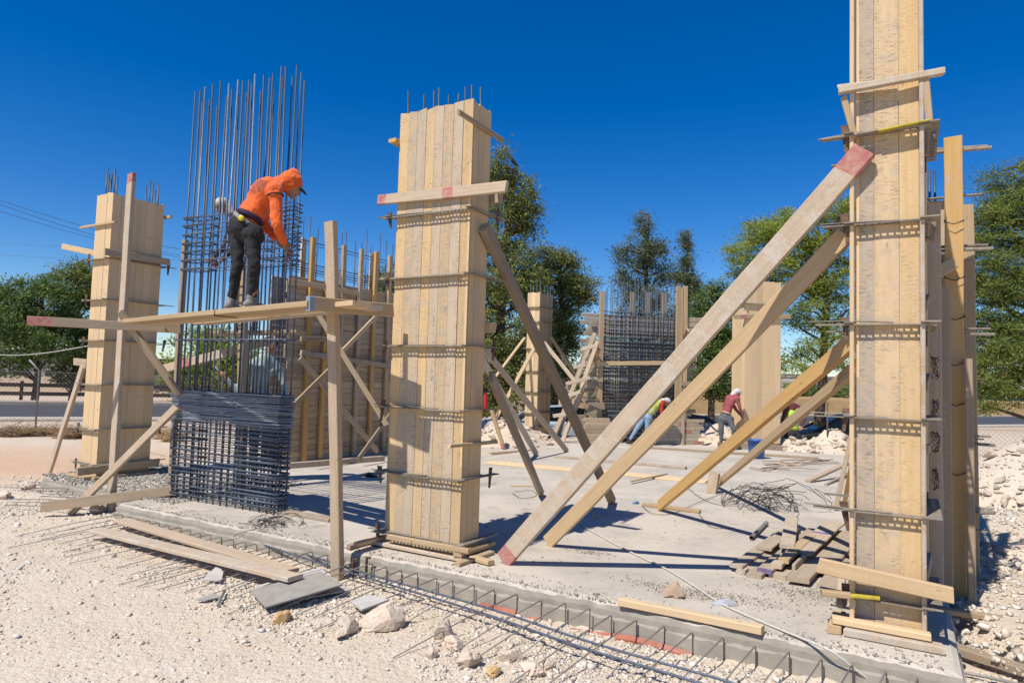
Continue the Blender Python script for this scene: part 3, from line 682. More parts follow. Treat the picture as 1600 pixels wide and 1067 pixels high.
for px, top, bot, mt, off, w in ((478, 371, 722, 'orange', 0.05, 0.11), (503, 377, 716, 'orange', 0.05, 0.10), (528, 383, 714, 'aged', 0.05, 0.10), (556, 390, 712, 'aged', 0.05, 0.10), (580, 395, 705, 'orange', 0.05, 0.10), (602, 400, 703, 'tan', 0.05, 0.10)):
    b = on_w(px - 4, bot, off); b.z = max(0, b.z); t = Vector((b.x, b.y, hz(top, b)))
    timber('stud', b, t, w, 0.07, M[mt], E1, wall, bow=0.01)
for px, top in ((466, 373), (583, 393), (575, 396)):
    b = on_w(px, 560, -0.5); timber('stud', V(b.x, b.y, 0), V(b.x, b.y, hz(top, b)), 0.12, 0.06, M['new'], E1, wall)
for p, q, w, mt in (((452, 439), (560, 458), 0.10, 'tan'), ((470, 529), (520, 530), 0.10, 'aged'), ((470, 551), (612, 572), 0.10, 'aged')):
    timber('waler', on_w(*p, 0.16), on_w(*q, 0.16), w, 0.05, M[mt], E1, wall)
for a in (6, 14, 22):       # tie wires between studs and boards
    pass
for i in range(26):      # wall bars standing above the form
    s = 0.15 + i % 13 * (WL - 0.3) / 12 + rj(0.05); p = wP + E2 * s - E1 * (0.10 if i < 13 else 0.32)
    rod('rebar', [p + UP * 2.6, p + UP * random.uniform(4.55, 4.95) + V(rj(0.03), rj(0.03), 0)], 0.012, M['rebar'], wall)
for z in (3.75, 3.8, 3.9, 4.35):
    c = wP - E1 * 0.085 + UP * z
    rod('stirrup', [c + E2 * 0.1, c + E2 * (WL - 0.1), c + E2 * (WL - 0.1) - E1 * 0.25, c + E2 * 0.1 - E1 * 0.25], 0.006, M['rebar'], wall, n=5, closed=True)
BW = 'boards bracing the brown wall form'
for lab, p, q, op, oq, w, mt in (
        ('short board leaning up from the rebar cage to the wall form', (447, 645), (524, 568), 0.9, 0.5, 0.09, 'tan'),
        ('grey board slanting down across the wall form, behind the post', (469, 559), (590, 705), 0.5, 0.9, 0.10, 'aged'),
        ('stub of grey board crossing low beside the middle form', (561, 716), (612, 645), 1.3, 0.9, 0.10, 'aged'),
        ('long yellow board slanting from the platform to the middle form', (492, 483), (604, 664), 0.3, 1.6, 0.11, 'tan'),
        ('board crossing up towards the middle form below the platform', (536, 548), (588, 494), 0.4, 0.5, 0.09, 'tan')):
    timber('diagonal_board', on_w(*p, op), on_w(*q, oq), w, 0.04, M[mt], E1, None, lab, 'board')

# ================================================================== MAIN REBAR CAGE
random.seed(41)
gA, gB = G(266, 777), G(429, 804)
gd = (gB - gA).normalized(); gn = V(-gd.y, gd.x, 0); gL = (gB - gA).length; gT = 0.17
cage = root('rebar_cage', gA, 'tall wall cage of grey rebar with a bundle of stirrups halfway up', 'rebar cage')
def cg(s, t, z): return gA + gd * s + gn * t + UP * z
nb_ = 15
vx = [0.02, 0.13, 0.26, 0.42] + [0.58 + (gL - 1.15) * i / 6 for i in range(7)] + [gL - 0.44, gL - 0.28, gL - 0.14, gL - 0.02]
for row in (0, 1):
    for s in vx:
        top = 5.58 + rj(0.05) - (0.16 * random.random() if row else 0); s2 = s + rj(0.015) + (0.03 if row else 0)
        bend = rj(0.02)
        rod('vertical_bar', [cg(s2, row * gT, -0.05), cg(s2 + bend, row * gT, 2.2), cg(s2 + rj(0.04), row * gT + rj(0.03), top)], 0.0125, M['rebar_light' if random.random() < 0.35 else 'rebar'], cage)
M['rebar_bundle'] = plain('clean new stirrup steel', (0.31, 0.35, 0.42), 0.45, 0.35, var=0.3, scale=10, col2=(0.20, 0.22, 0.26))
def loop(s0, s1, t0, t1, z, r=0.0055, jit=0.006, mt='rebar_light', slope=0.0):
    sl = rj(slope); o = 0.018
    pts = [cg(s0 - o, t0 - o, z + rj(jit)), cg(s1 + o, t0 - o, z + sl + rj(jit)), cg(s1 + o, t1 + o, z + sl + rj(jit)), cg(s0 - o, t1 + o, z + rj(jit))]
    rod('stirrup', pts, r, M[mt], cage, n=5, closed=True)
for z in np.arange(0.07, 1.03, 0.118):
    loop(0.0, gL, 0, gT, z, slope=0.008); loop(0.0, 0.42, -0.008, gT, z + 0.014, slope=0.008); loop(gL - 0.72, gL, -0.008, gT, z + 0.014, slope=0.008); loop(gL - 0.44, gL, 0.004, gT, z - 0.014, slope=0.008)
    loop(0.0, gL, 0.01, gT, z + 0.06, r=0.005, slope=0.008); loop(gL - 0.72, gL, 0.0, gT, z + 0.055, slope=0.008)
for i in range(19):       # the bundle waiting to be spread
    z = 1.06 + i * 0.0205
    loop(rj(0.02), gL + rj(0.02), rj(0.01), gT, z, jit=0.006, slope=0.008, r=0.0065, mt='rebar_bundle')
    loop(rj(0.03) - 0.02, 0.5 + rj(0.08), -0.014 + rj(0.01), gT, z + 0.008, jit=0.007, slope=0.01, r=0.0065, mt='rebar_bundle')
    loop(gL - 0.78 + rj(0.10), gL + 0.02 + rj(0.02), -0.014 + rj(0.01), gT, z + 0.008, jit=0.007, slope=0.01, r=0.0065, mt='rebar_bundle')
loop(-0.02, gL, -0.01, gT, 2.12, r=0.006)
for i, z in enumerate(np.arange(3.08, 3.80, 0.118)):
    loop(0.0, gL, 0, gT, z, slope=0.012); loop(0.0, 0.42, -0.006, gT, z + 0.012, slope=0.01); loop(gL - 0.35, gL + 0.02, 0, gT, z + 0.05, slope=0.02)
# timber upright standing behind the bars, and thin uprights seen through the cage
for lab, pb, pt, Y, w, mt in (('weathered upright right behind the corner bar of the rebar cage', (274, 640), (290, 375), 9.6, 0.08, 'aged'),
                              ('pole behind the legs of the worker in orange', (383, 640), (381, 395), 9.9, 0.12, 'tan'),):
    b = K(*pb, Y); timber('upright', V(b.x, b.y, 0), K(*pt, Y), w, w * 0.8, M[mt], -E2, None, lab, 'post')

# ================================================================== PLATFORM AND POSTS
pb = G(173, 800, -0.2); pt = V(pb.x, pb.y, 0); pt = K(206, 272, pb.y + 0.02)
post_l = timber('scaffold_post', pb - UP * 0.08, pt, 0.125, 0.06, M['brace'], -E2, None, 'tall weathered scaffold post in front of the roadside column form', 'post')
paint_end(post_l, pt, pb, 0.13, 0.125, 0.06, -E2, M['red'])
qb = G(528, 903, -0.2)
post_r = timber('scaffold_post', qb - UP * 0.08, K(517, 347, qb.y), 0.115, 0.07, M['aged'], -E2 , None, 'knotty scaffold post standing in the gravel, carrying the platform', 'post', bow=0.012)
LA, LB = K(43, 501, 8.55), K(282, 514, 9.15)
led = timber('ledger', LA, LB, 0.115, 0.05, M['aged'], -E2, None, 'grey ledger with a red painted end, nailed across the scaffold post', 'ledger')
paint_end(led, LA, LB, 0.26, 0.115, 0.05, -E2, M['red'])
BA, BB = K(481, 474, 6.02), K(612, 485, 6.78)
beam = timber('ledger', BA, BB, 0.13, 0.06, M['tan'], E1, None, 'short beam at the platform end, nailed to the middle form', 'ledger')
paint_end(beam, BA, BB, 0.05, 0.13, 0.06, E1, plain('pale blue paint', (0.27, 0.36, 0.42), 0.8, scale=25))
PA, PB = K(207, 503, 8.75), K(492, 477, 6.12)
pdx = (PB - PA).normalized(); pnr = V(-pdx.y, pdx.x, 0)
timber('platform_plank', PA, PB + pdx * 0.05, 0.24, 0.055, M['tan'], UP, None, 'front plank of the platform, under the worker in orange', 'plank')
timber('platform_plank', PA + pnr * 0.27 + V(0, 0, 0.005), PB + pnr * 0.27 + pdx * 0.34 + UP * 0.02, 0.2, 0.05, M['tan'], UP, None, 'platform plank just behind the front one, sticking past the beam', 'plank')
timber('platform_plank', PA + pnr * 0.50 + pdx * 0.8, PB + pnr * 0.50 + pdx * 0.22 + UP * 0.02, 0.18, 0.05, M['brace'], UP, None, 'rearmost plank of the platform, nearest the rebar cage', 'plank')
wr = [PA + (PB - PA) * 0.60 + pnr * x + UP * z for x, z in ((-0.125, 0.032), (-0.125, -0.034), (0.13, -0.034), (0.13, 0.032))]
rod('tie_wire', wr, 0.004, M['wire'], None, n=4, closed=True, label='dark wire loop tied round the front platform plank', cat='wire')
for lab, p, q, w, mt, group in (
        ('diagonal brace running down from the ledger to the rebar cage', K(188, 488, 8.95), K(280, 616, 9.2), 0.105, 'aged', None),
        ('low diagonal brace from the rebar cage down to the gravel by the post', K(276, 636, 9.15), G(108, 803, -0.2), 0.11, 'aged', None),
        ('thick board lying on edge across the foot of the scaffold post', G(64, 792, -0.08), K(268, 766, 9.3), 0.13, 'aged', None),
        ('brace leaning on the far side of the roadside column form', K(130, 572, 11.0), G(73, 749, -0.2), 0.10, 'brace', None)):
    timber('brace', p, q, w, 0.05, M[mt], -E2, None, lab, 'brace', group)

# ================================================================== BIG BRACES ON THE SLAB
tb_ = timber('diagonal_board', K(250, 578, 10.5), K(428, 531, 10.3), 0.13, 0.05, M['brace'], -E2, None, 'pale board with a red mark slanting up behind the bars of the cage', 'board')
paint_end(tb_, K(250, 578, 10.5), K(428, 531, 10.3), 0.22, 0.13, 0.05, -E2, M['red'], start=0.28)
def brace(lab, p, q, w, t, mt, face=None, reds=(), cat='brace', bow=0.002):
    o = timber('brace', p, q, w, t, M[mt], face or -E2, None, lab, cat, bow=bow)
    for end, ln in reds: paint_end(o, p if end == 0 else q, q if end == 0 else p, ln, w, t, face or -E2, M['red'])
    return o
def on_ground(p, w): return V(p.x, p.y, 0.0)
brace('longest pale brace with red ends, leaning on the nearest column form', G(787, 880) + UP * 0.03, on_rf(1352, 235, 0.06), 0.165, 0.06, 'brace', V(-0.35, -0.9, 0.25), ((0, 0.13), (1, 0.2)))
brace('tan brace beside the longest one, nailed below the second clamp', G(856, 852) + UP * 0.03, on_rf(1322, 366, -0.12), 0.14, 0.055, 'tan', V(-0.35, -0.9, 0.25))
brace('orange brace behind the tan one, standing on a small block', G(1030, 790, 0.06), K(1340, 527, 5.35), 0.15, 0.05, 'orange', V(-0.8, -0.55, 0.3))
brace('lowest yellowish brace of the nearest column form', G(1120, 757, 0.05), K(1340, 572, 5.45), 0.125, 0.05, 'tan', V(-0.8, -0.55, 0.3))
brace('round ended pole propping the middle form from the slab', G(957, 786) + UP * 0.02, on_side(757, 355, 0.06), 0.125, 0.08, 'aged', V(0.6, -0.7, 0.3))
brace('short prop low on the middle form, behind the round ended pole', G(846, 774) + UP * 0.02, K(767, 588, 7.35), 0.12, 0.06, 'aged', V(0.6, -0.7, 0.3))
brace('pale board slanting down behind the middle form, reaching farthest', G(886, 706) + UP * 0.02, K(752, 540, 13.6), 0.13, 0.05, 'brace', V(0.2, -0.9, 0.3))
brace('pale board beside the foot of the short prop, slanting from behind the middle form', G(838, 711) + UP * 0.02, K(750, 555, 13.2), 0.13, 0.05, 'brace', V(0.2, -0.9, 0.3))
brace('small steep board with a red foot behind the middle form', G(787, 702) + UP * 0.02, K(768, 640, 17.0), 0.10, 0.05, 'tan', None, ((0, 0.12),))
brace('upper prop on the left of the far column form', K(820, 528, 20.2), K(766, 600, 18.6), 0.09, 0.05, 'tan')
brace('lower prop on the left of the far column form', K(837, 540, 19.7), G(756, 688), 0.11, 0.05, 'tan')
brace('long prop on the right of the far column form', K(860, 526, 20.6), G(960, 675), 0.11, 0.05, 'brace')
brace('short pale prop between the far column form and the trestle', K(850, 535, 20.0), K(902, 600, 19.4), 0.11, 0.05, 'brace')
brace('thin light prop against the rebar wall, in front of the worker in jeans', K(1075, 515, 19.5), G(1022, 668) + UP * 0.35, 0.10, 0.06, 'tan')
# trestle of leaning boards
tr = root('leaning_trestle', G(885, 690), 'leaning trestle of crossed boards between the far column form and the rebar wall', 'trestle')
for p, q in (((862, 690), (930, 520)), ((878, 690), (934, 533)), ((872, 680), (921, 527)), ((884, 676), (936, 545))):
    timber('rail', G(*p) + V(0, rj(0.2), 0), K(*q, 19.2 + rj(0.3)), 0.12, 0.05, M[random.choice(['tan', 'brace', 'brace'])], -E2, tr)
for p, q in (((908, 546), (930, 540)), ((896, 574), (915, 570)), ((884, 620), (906, 612)), ((864, 650), (884, 647)), ((884, 600), (922, 590))):
    timber('rung', K(*p, 18.9), K(*q, 18.9), 0.10, 0.05, M['brace'], -E2, tr)

# ================================================================== FAR REBAR WALL
fA, fB = G(938, 692), G(1064, 692); fd = (fB - fA).normalized(); fnr = V(-fd.y, fd.x, 0); fL = (fB - fA).length
fw = root('rebar_cage', fA, 'far dense rebar wall in its open wooden form, in front of the trees', 'rebar cage')
def fp(s, t, z): return fA + fd * s + fnr * t + UP * z
random.seed(55)
for row in range(2):
    for i in range(24):
        s = 0.08 + i * (fL - 0.16) / 23 + rj(0.03)
        rod('vertical_bar', [fp(s, row * 0.3, 0), fp(s + rj(0.05), row * 0.3, random.uniform(4.35, 4.85))], 0.011, M['rebar'], fw, n=4)
zz = 0.15
while zz < 3.85:
    o = 0.02; z = zz + rj(0.02)
    rod('stirrup', [fp(-0.02, -o, z), fp(fL + 0.02, -o, z + rj(0.03)), fp(fL, 0.3 + o, z), fp(-0.02, 0.3 + o, z)], 0.008, M['rebar_light' if random.random() < 0.5 else 'rebar'], fw, n=4, closed=True)
    zz += 0.125
ffm = root('wall_form', fA + fnr * 0.7, 'stepped form of stacked beige boards behind the far rebar wall', 'wall form')
z = 0.0
while z < 3.75:
    h = 0.11
    if random.random() < 0.88:
        x0 = -0.35 + rj(0.15); x1 = fL + (0.42 if z > 1.2 else 0.62) + rj(0.16)
        p = fA + fnr * 0.55 + UP * (z + h / 2)
        timber('board', p + fd * x0, p + fd * x1, h - 0.008, 0.03, M['stack'], -fnr, ffm, n=1)
        if z > 0.4 and z < 3.3:      # board ends stepping out nearer the camera at the right
            q = fA + fnr * 0.2 + UP * (z + h / 2); timber('board_end', q + fd * (fL + 0.12), q + fd * (fL + 0.45 + rj(0.2)), h - 0.006, 0.05, M['stack'], -fnr, ffm, n=1)
            timber('board_end', q + fd * (-0.38 + rj(0.1)), q + fd * (-0.08), h - 0.006, 0.05, M['stack'], -fnr, ffm, n=1)
    z += h
for px, top in ((938, 455), (1058, 447), (1062, 450), (1069, 447), (985, 457), (1010, 457), (1036, 458)):
    near = px in (938, 1058, 1062, 1069); b = PL(px, 600, fA + fnr * (-0.06 if near else 0.62), fnr)
    st = timber('stud', V(b.x, b.y, 0), V(b.x, b.y, hz(top, b)), 0.13, 0.07, M['tan' if near else 'aged'], -fnr, ffm, bow=0.01)
wl_ = timber('waler', PL(932, 568, fA - fnr * 0.12, fnr), PL(1066, 567, fA - fnr * 0.12, fnr), 0.12, 0.06, M['tan'], -fnr, ffm)
timber('waler', PL(920, 634, fA - fnr * 0.1, fnr), PL(944, 634, fA - fnr * 0.1, fnr), 0.2, 0.06, M['aged'], -fnr, ffm)
timber('waler', PL(1064, 599, fA - fnr * 0.1, fnr), PL(1094, 600, fA - fnr * 0.1, fnr), 0.13, 0.05, M['aged'], -fnr, ffm)
timber('waler', PL(922, 504, fA + fnr * 0.1, fnr), PL(940, 504, fA + fnr * 0.1, fnr), 0.1, 0.05, M['aged'], -fnr, ffm)
for px, py in ((1100, 500), (1098, 508), (1095, 516)): timber('waler', PL(1064, py, fA, fnr), PL(px, py, fA, fnr), 0.13, 0.06, M['stack'], -fnr, ffm)
lowf = root('low_form', G(1070, 696), 'low form of stacked boards with red marks at the foot of the rebar wall', 'form')
for k in range(7):
    z = 0.05 + k * 0.105; a = PL(1005 + 4 * (k % 3), 690, fA - fnr * 0.5, fnr); b = PL(1100 - (k % 2) * 7 - random.random() * 6, 690, fA - fnr * 0.5, fnr)
    t_ = timber('board', V(a.x, a.y, z), V(b.x, b.y, z), 0.10, 0.05, M['stack'], -fnr, lowf, n=1)
    if k in (0, 3, 5): paint_end(t_, V(b.x, b.y, z), V(a.x, a.y, z), 0.25, 0.10, 0.05, -fnr, M['red'], start=0.1 + k * 0.06)
a = PL(1067, 675, fA - fnr * 0.56, fnr); timber('stud', V(a.x, a.y, 0), V(a.x, a.y, 0.85), 0.08, 0.05, M['aged'], -fnr, lowf)
lowg = root('low_form', G(922, 696), 'low form of brown boards beside the trestle foot', 'form')
for k in range(7):
    z = 0.05 + k * 0.105; a = PL(911 + random.random() * 4, 690, fA - fnr * 0.4, fnr); b = PL(950 + random.random() * 6, 690, fA - fnr * 0.4, fnr)
    timber('board', V(a.x, a.y, z), V(b.x, b.y, z), 0.10, 0.05, M['brown'], -fnr, lowg, n=1)

# ================================================================== STARTER BARS ALONG THE SLAB EDGE, LOOSE BARS
random.seed(61); k = 0; a = -4.0
M['rebar_dusty'] = plain('dusty rebar steel', (0.24, 0.225, 0.205), 0.6, 0.25, var=0.25, scale=14, col2=(0.33, 0.295, 0.255))
while a < 4.7:
    L = random.uniform(0.7, 1.5); dx = -0.20 - 0.04 * rj(1); b0 = -0.035; zt = (-0.06 if a > -0.7 else -0.115) + rj(0.012)
    p0 = S(a, b0, -0.3); p1 = S(a, b0, zt - 0.012); p2 = S(a - 0.003, b0 - 0.015, zt)
    e = S(a + dx * L * 0.5 - 0.05, b0 - L); ez = gz(e.x, e.y) + 0.012
    mid = (p2 + V(e.x, e.y, ez)) / 2 + UP * 0.012
    rod('starter_bar', [p0, p1, p2, mid, V(e.x, e.y, ez)], 0.0048, M['rebar_dusty'], slab, n=5)
    a += random.uniform(0.17, 0.23)
def lying(p, z): return V(p.x, p.y, z)
for lab, px, mt, r in (('long bar on the starter bars, nearer the slab of the two', ((190, 786), (380, 835), (560, 892), (760, 949), (930, 1005), (1130, 1062), (1240, 1100)), 'rebar_light', 0.010),
                       ('long bar on the starter bars, the outer of the two', ((150, 782), (330, 826), (520, 886), (740, 953), (900, 1008), (1090, 1066), (1200, 1105)), 'rebar_light', 0.010)):
    pts = []
    for x, y in px:
        p = G(x, y, -0.115); pts.append(p)
    rod('loose_rebar', smooth_line(pts, 4), r, M[mt], None, n=6, label=lab, cat='rebar')
LR = 'thin bars lying at the corner of the slab'
for i in range(9):
    x0, y0 = 4 + random.random() * 60, 752 + i * 4.6; p = G(x0, y0, -0.17); q = G(150 + random.random() * 130, 762 + i * 4.2 + rj(3), -0.16 + 0.02 * (i % 3))
    rod('loose_rebar', [p, (p + q) / 2 + UP * 0.02, q], 0.007, M['rebar_dusty'], None, n=5, label='thin bar among those strewn at the slab corner by the scaffold post', cat='rebar', group=LR)
for lab, p, q, r in (('short bar stub lying alone on the near gravel', (340, 945), (351, 923), 0.012), ('thin bar lying below the long planks', (258, 888), (352, 880), 0.006),
                     ('thin bar lying beside the stained panel', (372, 917), (462, 888), 0.006), ('loose bar past the foot of the nearest column form', (1424, 1042), (1600, 1100), 0.012), ('bar beside the loose one at the bottom right corner', (1450, 1040), (1640, 1080), 0.012),
                     ('thin bar poking from gravel at the right edge', (1560, 985), (1600, 1003), 0.008)):
    a_, b_ = G(*p, -0.17), G(*q, -0.17); rod('loose_rebar', [a_, (a_ + b_) / 2 + UP * 0.01, b_], r, M['rebar_dusty'], None, n=6, label=lab, cat='rebar')
# dark iron stakes at the slab edge by the middle form
for lab, px in (('left one of two dark stakes at the slab edge under the middle form', 560), ('right one of two dark stakes at the slab edge under the middle form', 580)):
    p = G(px, 868, 0.0) - E2 * 0.06; rod('stake', [V(p.x, p.y, -0.3), V(p.x, p.y, -0.02 + 0.02 * (px > 570)), V(p.x, p.y, -0.02 + 0.02 * (px > 570)) + E1 * 0.04], 0.014, M['rust'], None, label=lab, cat='stake')
# tangle of wire by the cage foot
def tangle(name, lab, c, R, h, n, seed, r=0.003, squash=0.6, mt='wire'):
    random.seed(seed); mb = MB()
    for k in range(n):
        pts = []; ph = random.random() * 6.28; rad = R * random.uniform(0.35, 1.0); cc = c + V(rj(R * 0.5), rj(R * 0.35), 0); ax = V(rj(1), rj(1), random.uniform(0.2, 1)).normalized(); u = ax.orthogonal().normalized(); w = ax.cross(u)
        m = random.randint(12, 22)
        for i in range(m):
            t = ph + i * random.uniform(0.28, 0.36); p = cc + (u * math.cos(t) + w * math.sin(t)) * rad * (1 + rj(0.06)); p.z = c.z + r + abs(p.z - c.z) * h / R; pts.append(p)
        mb.tube(smooth_line(pts, 2), r, 4)
    o = mb.build(name, M[mt], None, None, True); return tag(o, lab, 'wire')
tangle('wire_tangle', 'tangle of thin rusty wire over the starter bars below the rebar cage', G(425, 838, -0.14), 0.34, 0.30, 26, 3, 0.0028)
tangle('wire_tangle', 'springy heap of dark steel wire on the open slab', G(1195, 794, 0), 0.60, 0.46, 21, 4, 0.0038)
for k, (lab, pts) in enumerate((('long loose wire trailing from the heap towards the orange brace', ((1060, 742), (1075, 762), (1110, 785), (1160, 792))), ('bent wire end lying on the slab in front of the wire heap', ((1090, 800), (1105, 818), (1120, 825), (1146, 824))),
                                ('loop of wire lying by the small block', ((1003, 790), (1020, 802), (1050, 802), (1090, 785), (1130, 770))), ('curl of wire lying right of the middle form', ((800, 770), (815, 778), (838, 774), (830, 766), (805, 768))))):
    rod('loose_wire', smooth_line([G(*p, 0.006 + 0.02 * (i % 2)) for i, p in enumerate(pts)], 5), 0.0035, M['wire'], None, n=4, label=lab, cat='wire')

# ================================================================== BOARDS ON THE GROUND AND SLAB
def lie(lab, p, q, w, t, mt, z=0.0, zq=None, name='board', cat='board', face=None):
    P_, Q_ = G(*p, z + t / 2), G(*q, (z if zq is None else zq) + t / 2)
    return timber(name, P_, Q_, w, t, M[mt], face or UP, None, lab, cat, bow=0.003)
lie('long grey plank lying on the gravel, its end on the stained panel', (150, 828), (462, 903), 0.17, 0.04, 'brace', -0.13, -0.085)
lie('second long plank on the gravel, crossing under the first', (188, 812), (455, 892), 0.17, 0.035, 'brace', -0.125, -0.13)
lie('fresh batten lying along the slab edge', (968, 939), (1192, 984), 0.07, 0.055, 'new', 0.0)
lie('small batten under the foot of the orange brace', (1005, 788), (1094, 799), 0.09, 0.045, 'tan', 0.0)
lie('long pale panel lying flat across the slab', (765, 722), (1105, 752), 0.42, 0.03, 'new', 0.0)
lie('narrow board lying behind the long pale panel', (868, 713), (1072, 731), 0.14, 0.05, 'aged', 0.0)
lie('long plank on the slab in front of the low form', (1010, 699), (1280, 716), 0.16, 0.05, 'aged', 0.0)
lie('thin lath lying on the long pale panel', (985, 752), (1042, 740), 0.05, 0.02, 'tan', 0.035)
lie('short lath lying right of the middle form', (797, 759), (834, 759), 0.04, 0.02, 'tan', 0.0)
lie('board lying across the slab behind the middle form', (765, 708), (828, 703), 0.10, 0.03, 'tan', 0.0)
lie('thin lath behind the small steep board', (768, 710), (806, 706), 0.06, 0.02, 'aged', 0.0)
lie('plank on the slab under the platform shadow', (448, 800), (520, 812), 0.14, 0.04, 'aged', 0.0)
lie('dark beam lying at the foot of the brown wall form', (440, 728), (598, 716), 0.12, 0.10, 'aged', 0.0)
lie('board end leaning out of the rubble, right of the nearest column form', (1500, 806), (1640, 868), 0.10, 0.05, 'aged', -0.02, -0.12)
lie('flat batten sticking out under the nearest column form', (1462, 952), (1566, 966), 0.08, 0.04, 'tan', -0.02, -0.08)
lie('dark plank half buried at the bottom right corner', (1490, 1012), (1640, 1060), 0.10, 0.06, 'aged', -0.15)
lie('thin pole on the rubble by the right edge', (1512, 752), (1620, 812), 0.05, 0.05, 'aged', -0.06)
lie('leaning board end on the slab left of the nearest column form', (1262, 752), (1328, 722), 0.10, 0.05, 'aged', 0.0, 0.25)
lie('board on the slab beside the leaning board end', (1290, 757), (1336, 735), 0.05, 0.04, 'aged', 0.0, 0.05)
for i in range(16):
    x = 1165 + random.random() * 150; y = 716 + random.random() * 18
    lie('thin lath strewn on the slab behind the wire heap', (x, y), (x + 25 + 40 * random.random(), y + rj(5)), 0.05, 0.02, 'aged', 0.005 + 0.022 * (i % 3), None, 'lath')['group'] = 'laths strewn behind the wire heap'
lie('upright stake leaning by the nearest column form, darker of two', (1306, 795), (1332, 672), 0.06, 0.05, 'aged', 0.0, 1.1, 'leaning_stake', 'stake', -E2)
lie('orange stake leaning by the nearest column form', (1318, 795), (1338, 690), 0.06, 0.05, 'orange', 0.0, 1.0, 'leaning_stake', 'stake', -E2)
# ---- pile of short offcuts
random.seed(71)
pile = [((1150, 885), (1222, 832), 0.13, 0.03, 0.05, 'pile'), ((1157, 894), (1232, 835), 0.08, 0.045, 0.0, 'pile'), ((1178, 900), (1258, 837), 0.13, 0.04, 0.0, 'pile'),
        ((1194, 892), (1272, 828), 0.14, 0.04, 0.04, 'pile'), ((1214, 901), (1296, 834), 0.15, 0.04, 0.0, 'pile'), ((1247, 906), (1318, 832), 0.18, 0.045, 0.035, 'pile'),
        ((1292, 918), (1342, 850), 0.16, 0.04, 0.0, 'pile'), ((1284, 893), (1338, 832), 0.15, 0.035, 0.05, 'pile'), ((1170, 891), (1246, 831), 0.07, 0.04, 0.0, 'pile'),
        ((1193, 857), (1238, 826), 0.15, 0.03, 0.09, 'pile'), ((1212, 884), (1262, 842), 0.10, 0.045, 0.08, 'pile'), ((1224, 876), (1268, 838), 0.10, 0.045, 0.115, 'tan'),
        ((1230, 854), (1238, 808), 0.14, 0.035, 0.15, 'pile'), ((1250, 864), (1305, 816), 0.21, 0.025, 0.13, 'pile'), ((1240, 886), (1306, 826), 0.03, 0.06, 0.085, 'pile')]
wh = ['leftmost offcut of the plank pile, a flat one', 'narrow offcut next to the leftmost of the plank pile', 'lowest pale offcut at the front of the plank pile', 'offcut with a violet painted end in the plank pile', 'offcut low in the middle of the plank pile',
      'broad offcut at the front of the pile with a splintered orange end', 'offcut of the pile nearest the nearest column form, beside its yellow clamp', 'broad offcut leaning between the pile and the nearest column form', 'thin offcut overhanging the left of the plank pile',
      'short offcut high at the back left of the plank pile', 'stubby offcut in the heart of the plank pile, sawn end showing', 'tilted stub under the topmost offcut of the pile', 'topmost offcut of the plank pile, pointing at the viewer', 'wide thin offcut with a violet patch on top of the pile', 'dark offcut standing on edge across the plank pile']
for (p, q, w, t, z, mt), lab in zip(pile, wh):
    z *= 0.85
    o = lie(lab, p, q, w, t, mt, z, z, 'offcut', 'offcut')
    P_, Q_ = G(*p, z + t / 2), G(*q, z + t / 2)
    if 'violet painted' in lab: paint_end(o, P_, Q_, 0.03, w, t, UP, M['violet'])
    if 'violet patch' in lab: paint_end(o, P_, Q_, 0.09, w, t, UP, M['violet'], start=(Q_ - P_).length * 0.55)
    if 'broad offcut leaning' in lab: paint_end(o, Q_, P_, 0.05, w, t, UP, M['violet'], start=0.05)
# peg block by the lower brace
pk = G(1112, 770)
timber('wooden_block', pk, pk + V(0.05, 0, 0.33), 0.15, 0.13, M['brace'], -E2, None, 'short thick block standing at the foot of the lowest brace', 'block', n=1)

# ================================================================== PANELS, ROPE, BAG AND SMALL THINGS
def sheet(name, lab, corners, t, mat, cat='panel', z=None):
    P_ = [Vector(c) for c in corners]; c = sum(P_, Vector()) / len(P_); n = (P_[1] - P_[0]).cross(P_[2] - P_[1]).normalized()
    if n.z < 0: P_ = P_[::-1]; n = -n
    k = len(P_); vs = [p - c for p in P_] + [p - c - n * t for p in P_]
    fs = [tuple(range(k)), tuple(range(2 * k - 1, k - 1, -1))] + [(i, i + k, (i + 1) % k + k, (i + 1) % k) for i in range(k)]
    return tag(make(name, vs, fs, mat, Matrix.Translation(c)), lab, cat)
M['panel'] = plain('cement dusted panel', (0.37, 0.34, 0.29), 0.9, var=0.1, scale=9, col2=(0.27, 0.25, 0.215), bmp=0.3)
M['panel_pale'] = plain('pale panel', (0.55, 0.515, 0.46), 0.8, var=0.1, scale=5)
sheet('panel', 'dark cement stained panel lying tilted on the gravel at the end of the planks', [G(390, 921, -0.12), G(501, 892, -0.08), G(536, 912, -0.08), G(415, 948, -0.13)], 0.012, M['panel'])
sheet('panel', 'pale panel half under the stained one', [G(400, 915, -0.15), G(500, 886, -0.12), G(545, 921, -0.16), G(470, 935, -0.16)], 0.01, M['panel_pale'])
sheet('panel', 'small white panel scrap lying on the gravel below the planks', [G(316, 905, -0.15), G(340, 882, -0.12), G(349, 893, -0.14), G(346, 907, -0.16)], 0.008, M['panel_pale'])
sheet('panel', 'thin grey scrap lying below the white one on the gravel', [G(305, 936, -0.17), G(333, 927, -0.16), G(348, 931, -0.165), G(320, 938, -0.17)], 0.008, M['panel'])
sheet('panel', 'small board scrap among the starter bars above the big rock', [G(547, 938, -0.13), G(576, 929, -0.11), G(608, 936, -0.11), G(565, 952, -0.13)], 0.015, M['panel_pale'])
